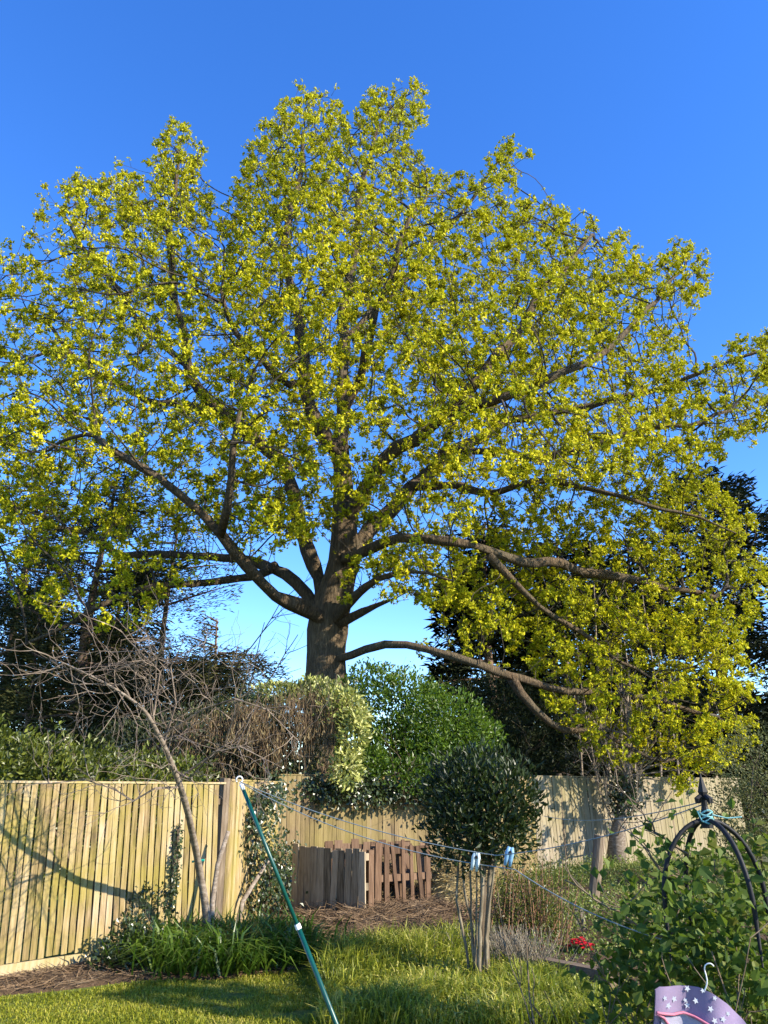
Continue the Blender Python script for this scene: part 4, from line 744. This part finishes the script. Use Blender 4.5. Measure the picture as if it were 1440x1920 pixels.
d = runit(n)+np.array([0, 0, -.15]); nn = runit(n)*.7+np.array([0, -.1, .8]); l = rng.uniform(.028, .056, n); pick = np.argsort(pz[:, 1]+rng.normal(size=n)*.2)[:300]; mk = np.ones(n, bool); mk[pick] = False
leaf_objs(cl, pz[pick], d[pick], nn[pick], l[pick], l[pick]*.9, m_climb); b = MB(); b.leaves(pz[mk], d[mk], nn[mk], l[mk], l[mk]*.85); b.build('foliage', m_climb, cl, stuff=True)
# ---------------------------------------------------------------- clothes prop, lines, pegs
TP = P(452, 1470, 4.6); BT = P(632, 1925, 4.6); dv = unit(TP-BT); foot = BT-dv*((BT[2]+.02)/dv[2])
pr = thing('clothes_prop', 'green metal clothes prop leaning up to the washing line', 'clothes prop', foot)
M1 = P(559, 1738, 4.6); b = MB(); b.tube([foot, M1+dv*.02], .0130, 12); b.build('lower_tube', m_green, pr, smooth=True)
b = MB(); b.tube([M1, TP-dv*.01], .0108, 12); b.build('upper_tube', m_green, pr, smooth=True)
b = MB(); b.tube([M1-dv*.012, M1+dv*.015], .0160, 12); b.build('collar', m_white, pr)
b = MB(); b.tube([TP-dv*.035, TP+dv*.0], .0118, 10); sd = np.array([dv[2], 0, -dv[0]]); ct = TP+dv*.025
b.tube([ct+.018*(math.cos(x)*sd+math.sin(x)*dv) for x in np.linspace(-2.0, 3.4, 16)], .0045, 6); b.build('hook', m_white, pr, smooth=True)
LA = TP+dv*.012; LFN = ap+np.array([0, 0, .06])
def sag(a, b, s, n=24):
    t = np.linspace(0, 1, n)[:, None]; p = a*(1-t)+b*t; p[:, 2] -= s*4*(t*(1-t))[:, 0]; return p
def line(name, label, pts):
    b = MB(); b.tube(pts, .0024, 6); return tag(b.build(name, m_line, smooth=True), label, 'washing line')
K1 = P(930, 1604, 4.0); K2 = P(905, 1622, 4.05); K3 = P(965, 1630, 3.95)
line('washing_line', 'upper blue-grey washing line running from prop hook to finial', np.vstack([sag(LA, K1, .045), sag(K1, LFN, .03)[1:]]))
line('washing_line', 'lower slack blue-grey washing line carrying the pale peg', np.vstack([sag(LA+[0, .01, -.004], K2, .06), sag(K2, K3, .0, 6)[1:], sag(K3, OC+np.array([-R_, 0, 1.16]), .03)[1:]]))
line('washing_line', 'thin line rising past the post to the finial tip', sag(LFN+[-.0, 0, .01], P(1030, 1500, 12.4)*0+P(1020, 1530, 6.5), .05))
def peg(label, c, mat, tilt, name='clothes_peg'):
    rt = thing(name, label, 'clothes peg', c); sd = np.array([math.cos(tilt), 0, math.sin(tilt)]); up = np.array([-math.sin(tilt), 0, math.cos(tilt)])
    for s_ in (-1, 1):
        b = MB(); b.tube([c+up*.035+sd*s_*.006, c+up*.01+sd*s_*.011, c-up*.02+sd*s_*.010, c-up*.05+sd*s_*(.012)], [.008, .011, .010, .006], 8); b.build('prong', mat, rt, smooth=True)
    b = MB(); b.tube([c+up*.012+[0, -.013, 0], c+up*.012+[0, .013, 0]], .007, 8); b.build('spring', m_iron, rt); return rt
peg('pale aqua clothes peg on the slack washing line', P(892, 1612, 4.05), m_peg_pale, -.2); peg('blue clothes peg on the washing line beside the post', P(955, 1603, 3.97), m_peg_blue, -.25)
# ---------------------------------------------------------------- lilac star-patterned garment on a hook
GD = 2.95; gar = thing('hooded_towel', 'lilac star-patterned fleece with pink piping hung on a hook', 'towel', P(1300, 1850, GD))
def gpt(x, y): p = P(x, y, GD); return p+np.array([0, .018*math.sin(x*.055)+.012*math.sin(x*.02+y*.03), 0])
def sheet(name, mat, top, bot, xs, dz, nz=16):
    b = MB(); V = np.array([[gpt(x, np.interp(x, *top)*(1-t)+np.interp(x, *bot)*t)+[0, dz, 0] for x in xs] for t in np.linspace(0, 1, nz)]); b.grid(V[..., 0], V[..., 1], V[..., 2])
    V2 = V+np.array([0, .008, 0]); b.grid(V2[..., 0], V2[..., 1], V2[..., 2]); return b.build(name, mat, gar, smooth=True)
xs = np.linspace(1224, 1412, 48)
topc = ([1224, 1232, 1312, 1335, 1365, 1395, 1412], [1852, 1847, 1852, 1862, 1883, 1912, 1935]); mid_ = ([1224, 1262, 1285, 1305, 1330, 1412], [1893, 1902, 1901, 1908, 1922, 1975])
outer = sheet('outer_fabric', m_lilac, topc, ([1224, 1412], [2140, 2150]), xs, 0)
sheet('lining', m_lining, ([1235, 1262, 1285, 1305, 1330], [1902, 1906, 1905, 1912, 1926]), ([1235, 1330], [2060, 2060]), np.linspace(1236, 1328, 20), -.010)
b = MB(); b.tube([gpt(x, np.interp(x, *mid_))+[0, -.014, 0] for x in np.linspace(1224, 1334, 30)], .0045, 6); b.build('piping', m_pink, gar, smooth=True)
b = MB(); b.tube([gpt(x, y)+[0, -.014, 0] for x, y in ((1224, 1895), (1240, 1905), (1260, 1930), (1275, 1965))], .0045, 6); b.build('piping', m_pink, gar, smooth=True)
for i, (x, y) in enumerate([(1242, 1868), (1251, 1884), (1264, 1873), (1289, 1878), (1307, 1878), (1291, 1855), (1317, 1857), (1293, 1888), (1331, 1891), (1338, 1870), (1353, 1909), (1337, 1912), (1364, 1900), (1240, 1910), (1380, 1925)]):
    c = gpt(x, y)+[0, -.004, 0]; r = .011 if i % 3 else .0085; a0 = rng.uniform(0, 6.28); b = MB()
    V = [c]+[c+np.array([math.cos(a0+k*math.pi/5), 0, math.sin(a0+k*math.pi/5)])*(r if k % 2 == 0 else r*.45) for k in range(10)]; b.add(V, T=[(0, 1+k, 1+(k+1) % 10) for k in range(10)]); b.build('star', m_star, outer)
b = MB(); hk = np.array([gpt(1320, 1860), gpt(1325, 1842), gpt(1321, 1826), gpt(1317, 1814), gpt(1320, 1805), gpt(1328, 1803), gpt(1333, 1809)]); t_ = np.linspace(0, 6, 30); hk = np.column_stack([np.interp(t_, range(7), hk[:, k]) for k in range(3)]); [hk.__setitem__(slice(1, -1), .5*hk[1:-1]+.25*(hk[:-2]+hk[2:])) for _ in range(6)]; b.tube(hk, .0022, 6); b.build('hanger_hook', m_white, gar, smooth=True)
print('objects', len(bpy.data.objects), 'tris', sum(len(o.data.loops)-2*len(o.data.polygons) for o in bpy.data.objects if o.type == 'MESH'))
